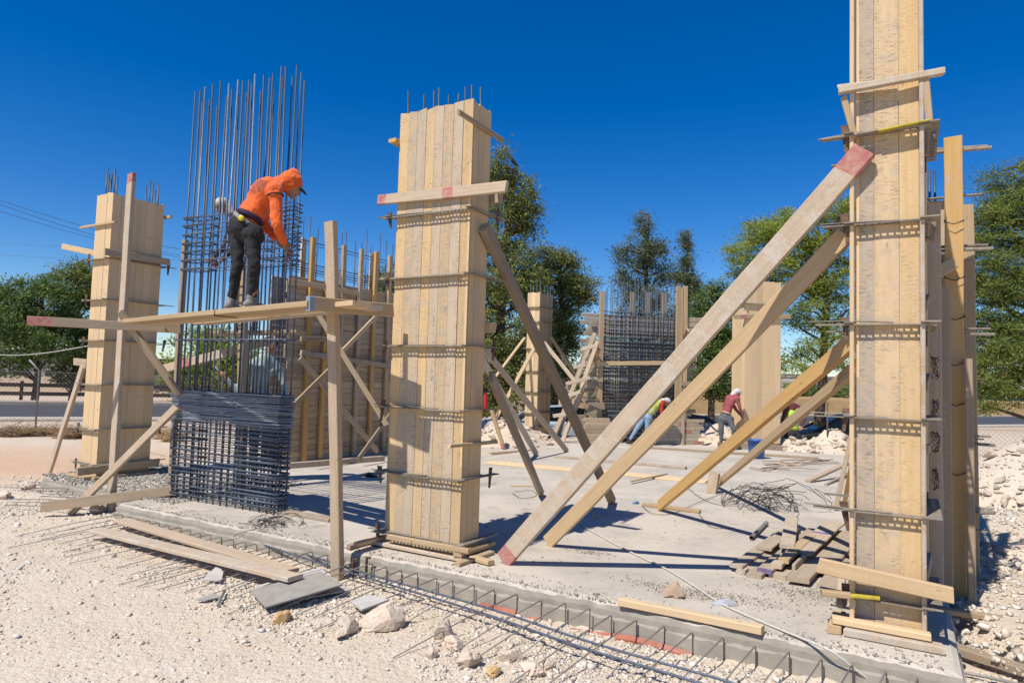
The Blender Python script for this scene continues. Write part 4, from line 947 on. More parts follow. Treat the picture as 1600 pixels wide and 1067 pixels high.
rp = [G(905, 818, 0.012), G(940, 838, 0.012), G(985, 862, 0.012), G(1040, 888, 0.012), G(1080, 912, 0.012), G(1130, 944, 0.012), G(1200, 975, 0.012), G(1285, 1010, 0.015), G(1312, 1026, -0.02), G(1340, 1048, -0.1), G(1365, 1066, -0.16), G(1400, 1090, -0.17)]
rod('rope', smooth_line(rp, 6), 0.009, plain('white nylon cord', (0.72, 0.67, 0.57), 0.8, scale=40), None, n=6, label='thin white cord running across the slab and over its edge', cat='rope')
op = [S(a, -0.04 - 0.01 * math.sin(a * 9), -0.225 + 0.02 * math.sin(a * 5)) for a in np.arange(1.35, 3.7, 0.12)]
orr = MB()
for i in range(len(op) - 1):
    p, q = op[i], op[i + 1]; orr.add([p + UP * 0.02, q + UP * 0.02, q - E2 * 0.02 - UP * 0.01, p - E2 * 0.02 - UP * 0.01, p - E2 * 0.02 - UP * 0.03, q - E2 * 0.02 - UP * 0.03], [(0, 1, 2, 3), (3, 2, 5, 4)])
tag(orr.build('orange_sheet_strip', plain('orange plastic', (0.42, 0.12, 0.06), 0.55, scale=12)), 'orange plastic strip showing along the foot of the slab edge', 'plastic strip')
# crumpled paper bag
def crumple(name, lab, p, size, mat, seed, cat, sub=2, rough=0.7):
    random.seed(seed); v, f = rock_geo(size, sub, seed, rough); v = [Vector((a.x, a.y, max(a.z, -size[2] * 0.55))) for a in v]
    return tag(make(name, v, f, mat, Matrix.Translation(p + UP * size[2] * 0.5)), lab, cat)
kr = plain('brown kraft paper', (0.42, 0.30, 0.20), 0.85, scale=6, bmp=0.5)
crumple('paper_bag', 'crumpled brown paper bag lying near the slab edge', G(1053, 930), (0.12, 0.09, 0.09), kr, 3, 'paper bag', 2, 0.9)
crumple('paper_cup', 'crushed pale paper cup lying in the shadow by the braces', G(932, 810), (0.055, 0.05, 0.05), plain('waxed paper', (0.5, 0.4, 0.31), 0.7), 8, 'paper cup', 2, 0.6)
crumple('packet', 'small blue packet lying beside the batten on the slab', G(994, 787), (0.06, 0.035, 0.03), plain('blue foil', (0.06, 0.2, 0.42), 0.4), 5, 'packet', 1, 0.3)
crumple('plastic_scrap', 'crumpled bluish plastic film lying by the cord', G(1132, 945), (0.10, 0.045, 0.03), plain('clear bluish film', (0.50, 0.50, 0.54), 0.35), 6, 'plastic film', 2, 0.8)
crumple('black_rag', 'dark rag lying on the slab under the platform', G(580, 745), (0.16, 0.12, 0.05), plain('black cloth', (0.02, 0.02, 0.022), 0.9), 9, 'rag', 2, 0.7)
# steel tube offcut
ta, tb = G(1174, 840, 0.03), G(1197, 817, 0.03); mb = MB(); dd = (tb - ta).normalized()
mb.tube([ta, ta + dd * 0.02, tb], 0.024, 14, caps=False); mb.tube([ta + dd * 0.001, tb], 0.019, 14, caps=False); mb.tube([tb - dd * 0.06, tb], 0.031, 14)
mb.f = mb.f; tag(mb.build('pipe_offcut', plain('grey conduit', (0.30, 0.29, 0.27), 0.6, scale=12), None, None, True), 'short grey pipe with a socket end lying behind the plank pile', 'pipe')
# plastic and pipe mess under the slab corner
crumple('black_plastic', 'black plastic bunched under the slab corner at the bottom right', G(1470, 1062, -0.2), (0.12, 0.10, 0.06), plain('black polythene', (0.012, 0.012, 0.016), 0.25), 12, 'plastic sheet', 2, 0.9)
crumple('red_disc', 'dark red plastic disc under the slab corner', G(1462, 1075, -0.16), (0.07, 0.07, 0.04), plain('dark red plastic', (0.16, 0.015, 0.03), 0.35), 13, 'plastic disc', 2, 0.1)
# blue bucket at the back
bk = G(1182, 716); mb = MB(); ring = lambda r, z, n=20: [V(r * math.cos(2 * math.pi * i / n), r * math.sin(2 * math.pi * i / n), z) for i in range(n)]
def lathe(prof, n=20):
    vs = []; fs = []
    for r, z in prof: vs += ring(r, z, n)
    for k in range(len(prof) - 1): fs += [(k * n + i, k * n + (i + 1) % n, (k + 1) * n + (i + 1) % n, (k + 1) * n + i) for i in range(n)]
    return vs, fs
bkt = root('bucket', bk, 'blue plastic bucket standing in front of the fresh pine column form', 'bucket')
v, f = lathe([(0.001, 0.01), (0.17, 0.01), (0.19, 0.2), (0.21, 0.42), (0.225, 0.42), (0.225, 0.45), (0.205, 0.45), (0.165, 0.03), (0.001, 0.03)]); make('bucket_shell', v, f, plain('blue plastic', (0.03, 0.13, 0.42), 0.45, scale=5), Matrix.Translation(bk), bkt, True)
rod('handle', [bk + V(0.22 * math.cos(t), 0.12 * math.sin(t) - 0.1, 0.42 - 0.14 * math.sin(t)) for t in np.linspace(0, math.pi, 10)], 0.006, M['rebar'], bkt)

# ================================================================== ROCKS
random.seed(81)
RK = [((540, 990), (0.135, 0.10, 0.085), 'pale wedge shaped rock left of the big round rock'), ((597, 980), (0.165, 0.13, 0.13), 'big round limestone rock with a hollow, in front of the slab edge'), ((441, 970), (0.085, 0.06, 0.055), 'ochre stone lying alone on the gravel'),
      ((694, 995), (0.09, 0.07, 0.08), 'pale upright stone among the starter bars'), ((710, 1010), (0.10, 0.07, 0.06), 'flat pinkish stone below the upright stone'), ((674, 1027), (0.055, 0.045, 0.045), 'small round stone below the flat pinkish one'),
      ((733, 1040), (0.085, 0.075, 0.075), 'round pale rock near the bottom edge'), ((797, 1032), (0.095, 0.06, 0.055), 'smooth oval stone right of the round pale rock'), ((832, 1053), (0.095, 0.07, 0.05), 'flat stone cut by the bottom edge'), ((858, 1044), (0.055, 0.045, 0.04), 'small dark cornered stone beside the flat one'),
      ((770, 1055), (0.06, 0.05, 0.04), 'ochre stone between the rocks at the bottom edge'), ((155, 800), (0.13, 0.09, 0.07), 'pale rock behind the foot of the scaffold post'), ((45, 762), (0.16, 0.12, 0.08), 'brown stone by the loose bars at the left'), ((6, 778), (0.16, 0.1, 0.07), 'pale stone at the left edge of the photo'),
      ((1555, 905), (0.12, 0.09, 0.06), 'flat stone in the gravel right of the nearest column form'), ((1540, 950), (0.10, 0.09, 0.06), 'blocky stone near the flat batten at the right'), ((1585, 940), (0.10, 0.08, 0.05), 'stone at the right edge below the flat one'), ((1575, 1020), (0.1, 0.08, 0.06), 'stone by the half buried plank')]
och = plain('ochre stone', (0.55, 0.33, 0.12), 0.95, scale=8, col2=(0.62, 0.48, 0.32), bmp=0.6, spec=0.1)
M['rock'] = plain('limestone rock', (0.61, 0.525, 0.42), 0.95, var=0.14, scale=7, col2=(0.53, 0.40, 0.295), bmp=0.8, spec=0.1, det=8)
for i, ((x, y), s, lab) in enumerate(RK):
    p = G(x, y, -0.2); p.z = gz(p.x, p.y) + s[2] * 0.45
    v, f = rock_geo(s, 4, i + 3, 0.5, deep=-0.14); o = make('rock', v, f, och if 'ochre' in lab else M['rock'], Matrix.Translation(p) @ Matrix.Rotation(random.random() * 6, 4, 'Z')); tag(o, lab, 'rock')

# ================================================================== RUBBLE HEAPS
def heap(lab, c, R, h, n_big, n_small, seed, big=(0.06, 0.16), squash=1.0):
    random.seed(seed); c = V(c.x, c.y, gz(c.x, c.y, False)); r = root('rubble_heap', c, lab, 'rubble heap'); k = 40; vs = [V(0, 0, h)]; fs = []
    def hh(a, u): return h * (1 - u * u) * (0.75 + 0.5 * noise.noise(Vector((math.cos(a) * u * 2 + seed, math.sin(a) * u * 2, seed))))
    for j in range(1, 9):
        for i in range(k):
            a = 2 * math.pi * i / k; u = j / 8; vs.append(V(R * u * math.cos(a), R * squash * u * math.sin(a), hh(a, u) - (0.2 if j == 8 else 0)))
    fs += [(0, 1 + i, 1 + (i + 1) % k) for i in range(k)]
    for j in range(7): fs += [(1 + j * k + i, 1 + (j + 1) * k + i, 1 + (j + 1) * k + (i + 1) % k, 1 + j * k + (i + 1) % k) for i in range(k)]
    make('earth_core', vs, fs, M['ground'], Matrix.Translation(c), r, True)
    protos = []
    for q in range(6):
        v, f = rock_geo((1, random.uniform(0.6, 0.95), random.uniform(0.4, 0.7)), 0 if q < 3 else 1, seed * 7 + q, 0.75, deep=0.14); me = bpy.data.meshes.new('stone'); me.from_pydata([tuple(x) for x in v], [], f); me.materials.append(M['rock']); protos.append(me)
    for q in range(n_big):
        a, u = random.random() * 6.28, math.sqrt(random.random()) * 1.02; s = random.uniform(*big); p = c + V(R * u * math.cos(a), R * squash * u * math.sin(a), max(0, hh(a, u)) + s * 0.2)
        make('stone', None, None, None, Matrix.Translation(p) @ Matrix.Rotation(random.random() * 6, 4, 'Z') @ Matrix.Rotation(rj(0.7), 4, 'X') @ Matrix.Scale(s, 4), r, me=random.choice(protos))
    a = rng.uniform(0, 6.28, n_small); u = np.sqrt(rng.uniform(0, 1, n_small)) * 1.12
    P_ = np.array([(c.x + R * uu * math.cos(aa), c.y + R * squash * uu * math.sin(aa), c.z + max(0, hh(aa, min(1, uu))) + 0.01) for aa, uu in zip(a, u)])
    o = scatter_stones('loose_stones', P_, 0.008 + 0.034 * rng.uniform(0, 1, n_small) ** 3, M['gravel'], r); o['kind'] = 'stuff'; return r
heap('big heap of broken pink limestone at the right edge', K(1648, 745, 11.8), 2.4, 1.05, 290, 2600, 5, (0.05, 0.15))
heap('limestone heap in front of the black car', K(1288, 700, 19.6), 1.7, 0.75, 110, 600, 6, (0.07, 0.19), 0.8)
heap('limestone heap behind the middle form', K(772, 680, 19.0), 2.0, 0.95, 120, 600, 7, (0.08, 0.2))
heap('low limestone heap behind the worker in red', K(1128, 690, 21.5), 1.9, 0.85, 70, 400, 8, (0.08, 0.2))
heap('low rubble spread along the slab, right of the nearest column form', S(6.4, 1.4), 1.4, 0.15, 60, 4500, 9, (0.025, 0.06), 2.0)
heap('rubble spread right of the edge wall form', S(6.2, 5.6), 1.3, 0.28, 90, 2600, 10, (0.04, 0.11), 1.8)

# red bottle hung on the clamp of the middle form
hb = on_side(758, 640, 0.10); rb = root('red_bottle', hb, 'small red bottle hanging on the side of the middle form', 'bottle')
v, f = lathe([(0.001, 0), (0.02, 0.0), (0.023, 0.02), (0.023, 0.12), (0.012, 0.16), (0.012, 0.18), (0.001, 0.18)], 14); make('bottle_body', v, f, plain('red plastic', (0.42, 0.02, 0.02), 0.4), Matrix.Translation(hb), rb, True)
v, f = lathe([(0.001, 0.18), (0.018, 0.18), (0.018, 0.205), (0.001, 0.205)], 12); make('bottle_cap', v, f, plain('black plastic', (0.02, 0.02, 0.02), 0.5), Matrix.Translation(hb), rb, True)

# ================================================================== PEOPLE
def cap_geo(p0, p1, r0, r1, n=12):
    p0, p1 = Vector(p0), Vector(p1); d = (p1 - p0); L = d.length
    d = d / L if L > 1e-6 else UP.copy()
    pts = [p0 - d * r0 * 0.97, p0 - d * r0 * 0.75, p0 - d * r0 * 0.35, p0, p0 + (p1 - p0) * 0.5, p1, p1 + d * r1 * 0.35, p1 + d * r1 * 0.75, p1 + d * r1 * 0.97]
    rr = [r0 * 0.22, r0 * 0.66, r0 * 0.93, r0, (r0 + r1) / 2, r1, r1 * 0.93, r1 * 0.66, r1 * 0.22]
    return tube_geo(pts, rr, n)
def ell_geo(c, d, n_hint, r):
    f = frame_from(d, n_hint); v = [Vector(c) + f @ Vector((x * r[0], y * r[1], z * r[2])) for x, y, z in ICO_V[2]]
    return v, ICO_F[2].tolist()
WTEX = bpy.data.textures.new('cloth_folds', 'CLOUDS'); WTEX.noise_scale = 0.07; WTEX.noise_depth = 3
def blob(name, prims, voxel, mat, parent, wrinkle=0.0, smooth=3, origin=None):
    mb = MB(); o = origin or Vector()
    for p in prims:
        v, f = cap_geo(*p[1:]) if p[0] == 'c' else ell_geo(*p[1:]); mb.add([x - o for x in v], f)
    ob = mb.build(name, mat, Matrix.Translation(o), parent, True)
    m = ob.modifiers.new('union', 'REMESH'); m.mode = 'VOXEL'; m.voxel_size = voxel; m.use_smooth_shade = True
    if smooth: m = ob.modifiers.new('relax', 'SMOOTH'); m.iterations = smooth; m.factor = 0.5
    if wrinkle: m = ob.modifiers.new('folds', 'DISPLACE'); m.texture = WTEX; m.strength = wrinkle; m.mid_level = 0.5; m.texture_coords = 'GLOBAL'
    return ob
def hand_prims(wr, d, pn, s, side=1, curl=0.9):
    """palm, four fingers of different lengths bent at the knuckles, thumb from the side of the palm"""
    d = d.normalized(); lat = d.cross(pn).normalized() * side; out = [('e', wr + d * 0.05 * s, d, pn, (0.052 * s, 0.042 * s, 0.018 * s))]
    for k, (o, L) in enumerate(((-0.030, 0.062), (-0.010, 0.072), (0.011, 0.068), (0.030, 0.052))):
        a = wr + d * 0.085 * s + lat * o * s; d1 = (d * math.cos(curl * 0.6) + pn * math.sin(curl * 0.6)); d2 = (d * math.cos(curl * 1.5) + pn * math.sin(curl * 1.5))
        b = a + d1 * L * 0.55 * s; c = b + d2 * L * 0.55 * s
        out += [('c', a, b, 0.0095 * s, 0.009 * s, 8), ('c', b, c, 0.009 * s, 0.0075 * s, 8)]
    a = wr + d * 0.03 * s + lat * -0.035 * s; b = a + (d * 0.7 - lat * 0.6 + pn * 0.3).normalized() * 0.04 * s; c = b + (d * 0.8 + pn * 0.6).normalized() * 0.03 * s
    return out + [('c', a, b, 0.013 * s, 0.011 * s, 8), ('c', b, c, 0.010 * s, 0.008 * s, 8)]
SKIN = plain('tanned skin', (0.33, 0.17, 0.10), 0.55, var=0.06, scale=9)
def person(label, J, s, mats, voxel=0.014, look=(1, 0, -0.4), gloves=None, torso_w=(0.17, 0.12), leg_r=(0.085, 0.06, 0.045), arm_r=(0.055, 0.043, 0.036), belt=None, hat=None, hood=False, wr=0.012, sleeve=1.0, name='person', hair=True):
    P_ = {k: K(*v) for k, v in J.items()}; foot = (P_['anL'] + P_['anR']) / 2
    r = root(name, V(foot.x, foot.y, min(P_['anL'].z, P_['anR'].z) - 0.08 * s), label, 'person')
    look = Vector(look).normalized(); pel = P_['pelvis']; ch = P_['chest']; nk = P_['neck']; hd = P_['head']
    spine = (ch - pel).normalized(); latv = (P_['shR'] - P_['shL']).normalized(); pn = latv.cross(spine).normalized()
    w, dp = torso_w[0] * s, torso_w[1] * s
    # body: one continuous surface under the clothes
    body = [('e', hd, look, UP.cross(look).cross(look), (0.098 * s, 0.075 * s, 0.115 * s)), ('c', nk, hd - UP * 0.05 * s, 0.055 * s, 0.052 * s), ('e', (pel + ch) / 2, spine, pn, (0.27 * s, w * 0.8, dp * 0.75)),
            ('c', nk, P_['shL'], 0.05 * s, 0.045 * s), ('c', nk, P_['shR'], 0.05 * s, 0.045 * s)]
    fc = hd + look * 0.085 * s
    side = look.cross(UP).normalized(); dn = side.cross(look).normalized(); dn = -dn if dn.z > 0 else dn
    body += [('c', fc + dn * 0.005 * s, fc + dn * 0.035 * s + look * 0.022 * s, 0.010 * s, 0.014 * s), ('e', hd + look * 0.06 * s + dn * 0.085 * s, look, UP, (0.05 * s, 0.045 * s, 0.035 * s))]
    for q in (-1, 1): body.append(('e', hd + side * q * 0.078 * s, look, side, (0.025 * s, 0.032 * s, 0.012 * s)))
    for q in 'LR':
        body += [('c', P_['sh' + q], P_['el' + q], arm_r[0] * 0.8 * s, arm_r[1] * 0.85 * s), ('c', P_['el' + q], P_['wr' + q], arm_r[1] * 0.85 * s, 0.027 * s),
                 ('c', P_['hi' + q], P_['kn' + q], leg_r[0] * 0.85 * s, leg_r[1] * 0.85 * s), ('c', P_['kn' + q], P_['an' + q], leg_r[1] * 0.85 * s, 0.038 * s)]
        d = (P_['wr' + q] - P_['el' + q]); hn = (look - d.normalized() * look.dot(d.normalized()))
        body += hand_prims(P_['wr' + q], d, (hn.normalized() if hn.length > 0.1 else UP), s, 1 if q == 'R' else -1)
    blob('body', body, max(0.006, voxel * 0.55), mats.get('skin', SKIN), r, smooth=2)
    for q in (-1, 1):   # eyes and brows on the face
        e = hd + look * 0.088 * s + side * q * 0.032 * s - dn * 0.012 * s
        v, f = ell_geo(e, look, UP, (0.010 * s, 0.016 * s, 0.009 * s)); make('eye', v, f, plain('eye', (0.03, 0.02, 0.015), 0.2), None, r, True)
    m_ = hd + look * 0.098 * s + dn * 0.068 * s; v, f = ell_geo(m_, look, UP, (0.008 * s, 0.026 * s, 0.007 * s)); make('mouth', v, f, plain('lips', (0.25, 0.09, 0.07), 0.5), None, r, True)
    if hair:
        v, f = ell_geo(hd - look * 0.018 * s - dn * 0.02 * s, look, UP, (0.092 * s, 0.082 * s, 0.105 * s)); make('hair', v, f, plain('dark hair', (0.012, 0.009, 0.008), 0.6), None, r, True)
    # shirt
    sh = [('e', ch - spine * 0.02 * s, spine, pn, (0.22 * s, w * 1.06, dp)), ('e', (ch + pel) / 2 , spine, pn, (0.23 * s, w * 0.9, dp * 0.95)), ('c', nk - spine * 0.02 * s, ch, 0.085 * s, 0.13 * s), ('e', pel + spine * 0.13 * s, spine, pn, (0.12 * s, w * 0.86, dp * 0.95)),
          ('c', P_['shL'], nk, 0.075 * s, 0.07 * s), ('c', P_['shR'], nk, 0.075 * s, 0.07 * s), ('c', P_['shL'], ch, 0.08 * s, 0.1 * s), ('c', P_['shR'], ch, 0.08 * s, 0.1 * s)]
    for q in 'LR':
        sh.append(('c', P_['sh' + q], P_['el' + q], arm_r[0] * 1.18 * s, arm_r[1] * 1.12 * s))
        if sleeve > 0: sh.append(('c', P_['el' + q], P_['el' + q].lerp(P_['wr' + q], 0.9 * sleeve), arm_r[1] * 1.12 * s, arm_r[2] * 1.08 * s))
    if hood:
        up_ = -dn
        sh += [('e', hd - look * 0.045 * s + up_ * 0.03 * s, look, UP, (0.125 * s, 0.112 * s, 0.135 * s)), ('c', hd - look * 0.06 * s, nk, 0.10 * s, 0.085 * s), ('e', hd - look * 0.07 * s + up_ * 0.1 * s, (up_ - look * 0.6), side, (0.08 * s, 0.06 * s, 0.045 * s))]
    blob('shirt', sh, voxel, mats['shirt'], r, wr)
    if 'vest' in mats:
        vs = [('e', ch - spine * 0.02 * s, spine, pn, (0.225 * s, w * 1.13, dp * 1.13)), ('e', (ch + pel) / 2, spine, pn, (0.2 * s, w * 1.0, dp * 1.1)), ('c', P_['shL'], P_['shR'], 0.075 * s, 0.075 * s), ('e', pel + spine * 0.14 * s, spine, pn, (0.1 * s, w * 0.98, dp * 1.1))]
        ve = blob('vest', vs, voxel, mats['vest'], r, wr)
        st = (ch + pel) / 2; ring_ = [st + latv * math.cos(t) * w * 1.06 + pn * math.sin(t) * dp * 1.17 for t in np.linspace(0, 2 * math.pi, 25)[:-1]]
        mb = MB(); n = len(ring_); mb.add([p + spine * z for z in (-0.025 * s, 0.025 * s) for p in ring_], [(i, (i + 1) % n, n + (i + 1) % n, n + i) for i in range(n)]); mb.build('reflective_band', plain('grey reflective tape', (0.45, 0.46, 0.47), 0.4), None, r)
    # trousers
    tr_ = [('e', pel, spine, pn, (0.13 * s, w * 0.96, dp * 1.08)), ('c', P_['hiL'], P_['hiR'], 0.105 * s, 0.105 * s)]
    for q in 'LR':
        bk_ = P_['hi' + q] - pn * 0.03 * s
        tr_ += [('c', P_['hi' + q], P_['kn' + q], leg_r[0] * 1.12 * s, leg_r[1] * 1.12 * s), ('c', P_['kn' + q], P_['an' + q] + (P_['kn' + q] - P_['an' + q]).normalized() * 0.05 * s, leg_r[1] * 1.14 * s, leg_r[2] * 1.1 * s), ('e', bk_, UP, pn, (0.12 * s, 0.1 * s, 0.1 * s))]
    blob('trousers', tr_, voxel, mats['trousers'], r, wr)
    for q in 'LR':      # shoes: upper and sole
        a = P_['an' + q]; d = P_['to' + q] - a; d.z = 0; d.normalize(); g = a - UP * 0.055 * s
        v = blob('shoe', [('c', g - d * 0.06 * s + UP * 0.0, g + d * 0.13 * s - UP * 0.012 * s, 0.042 * s, 0.035 * s), ('c', a - d * 0.02 * s + UP * 0.02 * s, g, 0.045 * s, 0.045 * s), ('e', g + d * 0.12 * s - UP * 0.01 * s, d, UP, (0.06 * s, 0.045 * s, 0.03 * s))], 0.012, mats['shoe'], r)
        f_ = bar_frame(g - UP * 0.035 * s - d * 0.105 * s, d, UP.cross(d)); mb = MB(); n = 14
        o_ = [(0.14 * s + 0.145 * s * math.cos(t), 0.047 * s * math.sin(t) * (0.85 + 0.15 * math.cos(t))) for t in np.linspace(0, 2 * math.pi, n + 1)[:-1]]
        mb.add([V(x, y, z) for z in (-0.012 * s, 0.012 * s) for x, y in o_], [tuple(range(n - 1, -1, -1)), tuple(range(n, 2 * n))] + [(i, (i + 1) % n, n + (i + 1) % n, n + i) for i in range(n)]); mb.build('sole', mats.get('sole', mats['shoe']), f_, v)
    if belt:
        c = pel + spine * 0.10 * s; mb = MB(); ring_ = [c + latv * math.cos(t) * w * 0.99 + pn * math.sin(t) * dp * 1.12 for t in np.linspace(0, 2 * math.pi, 25)[:-1]]; n = 24
        mb.add([p + spine * z for z in (-0.022 * s, 0.022 * s) for p in ring_], [(i, (i + 1) % n, n + (i + 1) % n, n + i) for i in range(n)]); mb.build('belt', belt, None, r)
    if gloves:
        for q in 'LR':
            d = (P_['wr' + q] - P_['el' + q]); hn = (look - d.normalized() * look.dot(d.normalized())); hn = hn.normalized() if hn.length > 0.1 else UP
            g = [(k_[0], k_[1], k_[2], *[(x * 1.2 if isinstance(x, float) else x) for x in k_[3:5]], 8) if k_[0] == 'c' else (k_[0], k_[1], k_[2], k_[3], tuple(x * 1.12 for x in k_[4])) for k_ in hand_prims(P_['wr' + q], d, hn, s, 1 if q == 'R' else -1)]
            blob('glove', g, 0.007, gloves, r, smooth=1)
    if hat:
        kind, mt = hat; up_ = -dn
        h = [('e', hd + up_ * 0.045 * s - look * 0.01 * s, look, UP, (0.108 * s, 0.092 * s, 0.085 * s))]
        if kind == 'scarf': h += [('c', hd - look * 0.06 * s, nk - look * 0.03 * s, 0.085 * s, 0.08 * s)]
        if kind != 'none': blob('cap', h, 0.012, mt, r, 0.006 if kind == 'scarf' else 0)
        if kind in ('cap', 'none'):
            b = hd + up_ * 0.035 * s + look * 0.085 * s; mb = MB(); n = 12
            pts = [V(0, -0.07 * s, 0)] + [V(0.085 * s * math.sin(t), -0.07 * s * math.cos(t), -0.012 * s * math.sin(t)) for t in np.linspace(0, math.pi, n)]
            mb.add(pts + [p - V(0, 0, 0.006) for p in pts], [tuple(range(n + 1)), tuple(range(2 * n + 1, n, -1))] + [(i, i + n + 1, (i + 1) % (n + 1) + n + 1, (i + 1) % (n + 1)) for i in range(n + 1)]); mb.build('visor', plain('black cap fabric', (0.012, 0.012, 0.014), 0.8), bar_frame(b, look, -side), r)
    return r, P_, dict(spine=spine, lat=latv, pn=pn, side=side, dn=dn)

def shirt_mat(c0, rad):
    """orange jersey with a dark printed emblem on the back"""
    m, n, l, bs = new_mat('orange jersey with back print'); tc = n.new('ShaderNodeTexCoord').outputs['Object']
    sub = n.new('ShaderNodeVectorMath'); sub.operation = 'DISTANCE'; l.new(tc, sub.inputs[0]); sub.inputs[1].default_value = c0
    f = nz(n, l, tc, 9, 4, 0.6); c = mixc(n, l, ramp(n, l, f, (0.35, 0.0), (0.7, 1.0)), (0.75, 0.125, 0.012), (0.60, 0.085, 0.01))
    pr = nz(n, l, tc, 42, 3, 0.6); ink = ramp(n, l, pr, (0.40, 0.0), (0.46, 1.0), (0.53, 1.0), (0.58, 0.1), (0.66, 0.8))
    edge = math2(n, l, 'ADD', sub.outputs['Value'], math2(n, l, 'MULTIPLY', nz(n, l, tc, 14, 2), 0.06))
    c = mixc(n, l, math2(n, l, 'MULTIPLY', ink, ramp(n, l, edge, (rad + 0.02, 0.9), (rad + 0.035, 0.0))), c, (0.07, 0.02, 0.018))
    l.new(c, bs.inputs['Base Color']); bs.inputs['Roughness'].default_value = 0.85; bs.inputs['Sheen Weight'].default_value = 0.15
    bump(n, l, bs, nz(n, l, mapping(n, l, tc, (9, 9, 60)), 1.0, 3), 0.35, 0.01); return m
Yw = 7.02
JO = dict(anR=(394, 468, Yw - 0.03), knR=(398, 418, Yw - 0.10), hiR=(394, 366, Yw - 0.06), toR=(416, 472, Yw + 0.1), anL=(362, 471, Yw + 0.12), knL=(371, 415, Yw + 0.02), hiL=(370, 361, Yw + 0.10), toL=(382, 480, Yw + 0.3),
          pelvis=(381, 356, Yw + 0.04), chest=(412, 303, Yw + 0.10), neck=(437, 287, Yw + 0.12), head=(457, 291, Yw + 0.13), shR=(430, 297, Yw - 0.07), elR=(433, 352, Yw - 0.10), wrR=(444, 379, Yw + 0.02),
          shL=(428, 291, Yw + 0.27), elL=(410, 350, Yw + 0.26), wrL=(434, 374, Yw + 0.22))
ctr = K(385, 352, Yw)
blk = plain('faded black denim', (0.008, 0.008, 0.009), 0.9, var=0.1, scale=9, col2=(0.022, 0.022, 0.024), bmp=0.3)
om = shirt_mat((0, 0, 0), 0.1)
wk, WP, wa = person('worker in an orange hooded jersey bending over the rebar from the platform', JO, 0.97, dict(shirt=om, trousers=blk, shoe=plain('grey trainer', (0.34, 0.32, 0.30), 0.8, scale=18, col2=(0.1, 0.1, 0.1)), sole=plain('white sole', (0.55, 0.53, 0.5), 0.7)),
                    voxel=0.011, look=(0.86, 0.28, -0.62), gloves=plain('dusty orange work glove', (0.34, 0.15, 0.07), 0.85, scale=30, col2=(0.22, 0.16, 0.11)), torso_w=(0.20, 0.145), leg_r=(0.080, 0.055, 0.043), arm_r=(0.063, 0.052, 0.044), belt=plain('grey webbing belt', (0.30, 0.28, 0.26), 0.8), hat=('none', None), hood=True, wr=0.036)
hm = WP['shR'].lerp(WP['elR'], 0.16); hd_ = (WP['elR'] - WP['shR']).normalized(); hu = hd_.orthogonal().normalized(); hw = hd_.cross(hu)
rod('sleeve_hem', [hm + (hu * math.cos(t) + hw * math.sin(t)) * 0.078 for t in np.linspace(0, 2 * math.pi, 19)[:-1]], 0.009, plain('dark hem', (0.09, 0.03, 0.03), 0.9), wk, closed=True)
bc = K(402, 290, Yw - 0.06)
for nd in om.node_tree.nodes:
    if nd.type == 'VECT_MATH': nd.inputs[1].default_value = bc
wst = blob('waistband', [('e', WP['pelvis'] + wa['spine'] * 0.125, wa['spine'], wa['pn'], (0.06, 0.197, 0.153))], 0.011, plain('dark purple undershirt', (0.035, 0.015, 0.045), 0.85), wk)
tp = K(377, 341, Yw - 0.14); v, f = lathe([(0.001, 0.015), (0.026, 0.015), (0.031, 0.009), (0.031, -0.009), (0.026, -0.015), (0.001, -0.015)]); 
make('tape_measure', v, f, plain('yellow tape case', (0.62, 0.55, 0.02), 0.4), Matrix.Translation(tp) @ Matrix.Rotation(math.pi / 2, 4, 'X'), wk, True)
pl = root('pincers', WP['wrR'], 'red handled tying pincers held by the worker in orange', 'pincers')
hp = WP['wrR'] + (WP['wrR'] - WP['elR']).normalized() * 0.08
rod('handle', [hp, hp + V(0.015, 0, -0.05), hp + V(0.0, 0.01, -0.13)], 0.008, plain('red grip', (0.22, 0.01, 0.03), 0.5), pl)
rod('handle', [hp, hp + V(0.03, 0, -0.05), hp + V(0.025, 0.01, -0.12)], 0.008, plain('red grip', (0.22, 0.01, 0.03), 0.5), pl)
rod('jaw', [hp, hp + V(0.01, 0.01, 0.06)], [0.012, 0.006], M['rebar'], pl)

# the one on the far side of the bars
Y2 = 10.2
JP = dict(anR=(374, 506, Y2), knR=(372, 462, Y2 - 0.1), hiR=(378, 418, Y2), toR=(368, 512, Y2 - 0.2), anL=(398, 506, Y2 + 0.1), knL=(398, 462, Y2), hiL=(394, 418, Y2 + 0.1), toL=(392, 512, Y2 - 0.15),
          pelvis=(386, 412, Y2), chest=(376, 358, Y2 - 0.1), neck=(360, 336, Y2 - 0.15), head=(347, 322, Y2 - 0.2), shR=(362, 350, Y2 - 0.28), elR=(352, 385, Y2 - 0.36), wrR=(335, 402, Y2 - 0.4), shL=(380, 345, Y2 + 0.1), elL=(368, 385, Y2), wrL=(345, 408, Y2 - 0.25))
person('worker in a dark purple shirt and white cap behind the upper stirrups', JP, 0.98, dict(shirt=plain('dark purple shirt', (0.03, 0.02, 0.045), 0.85), trousers=blk, shoe=plain('dark boot', (0.05, 0.04, 0.035), 0.8)), voxel=0.016, look=(-0.6, -0.6, -0.5), gloves=plain('orange work glove', (0.42, 0.09, 0.03), 0.7), hat=('scarf', plain('white cotton cap', (0.66, 0.60, 0.54), 0.9)))
pq = [K(330, 521, Y2 + 0.05), K(470, 519, Y2 + 0.05)]
timber('platform_plank', pq[0], pq[1], 0.4, 0.05, M['tan'], UP, None, 'plank behind the rebar cage, under the worker in purple', 'plank')
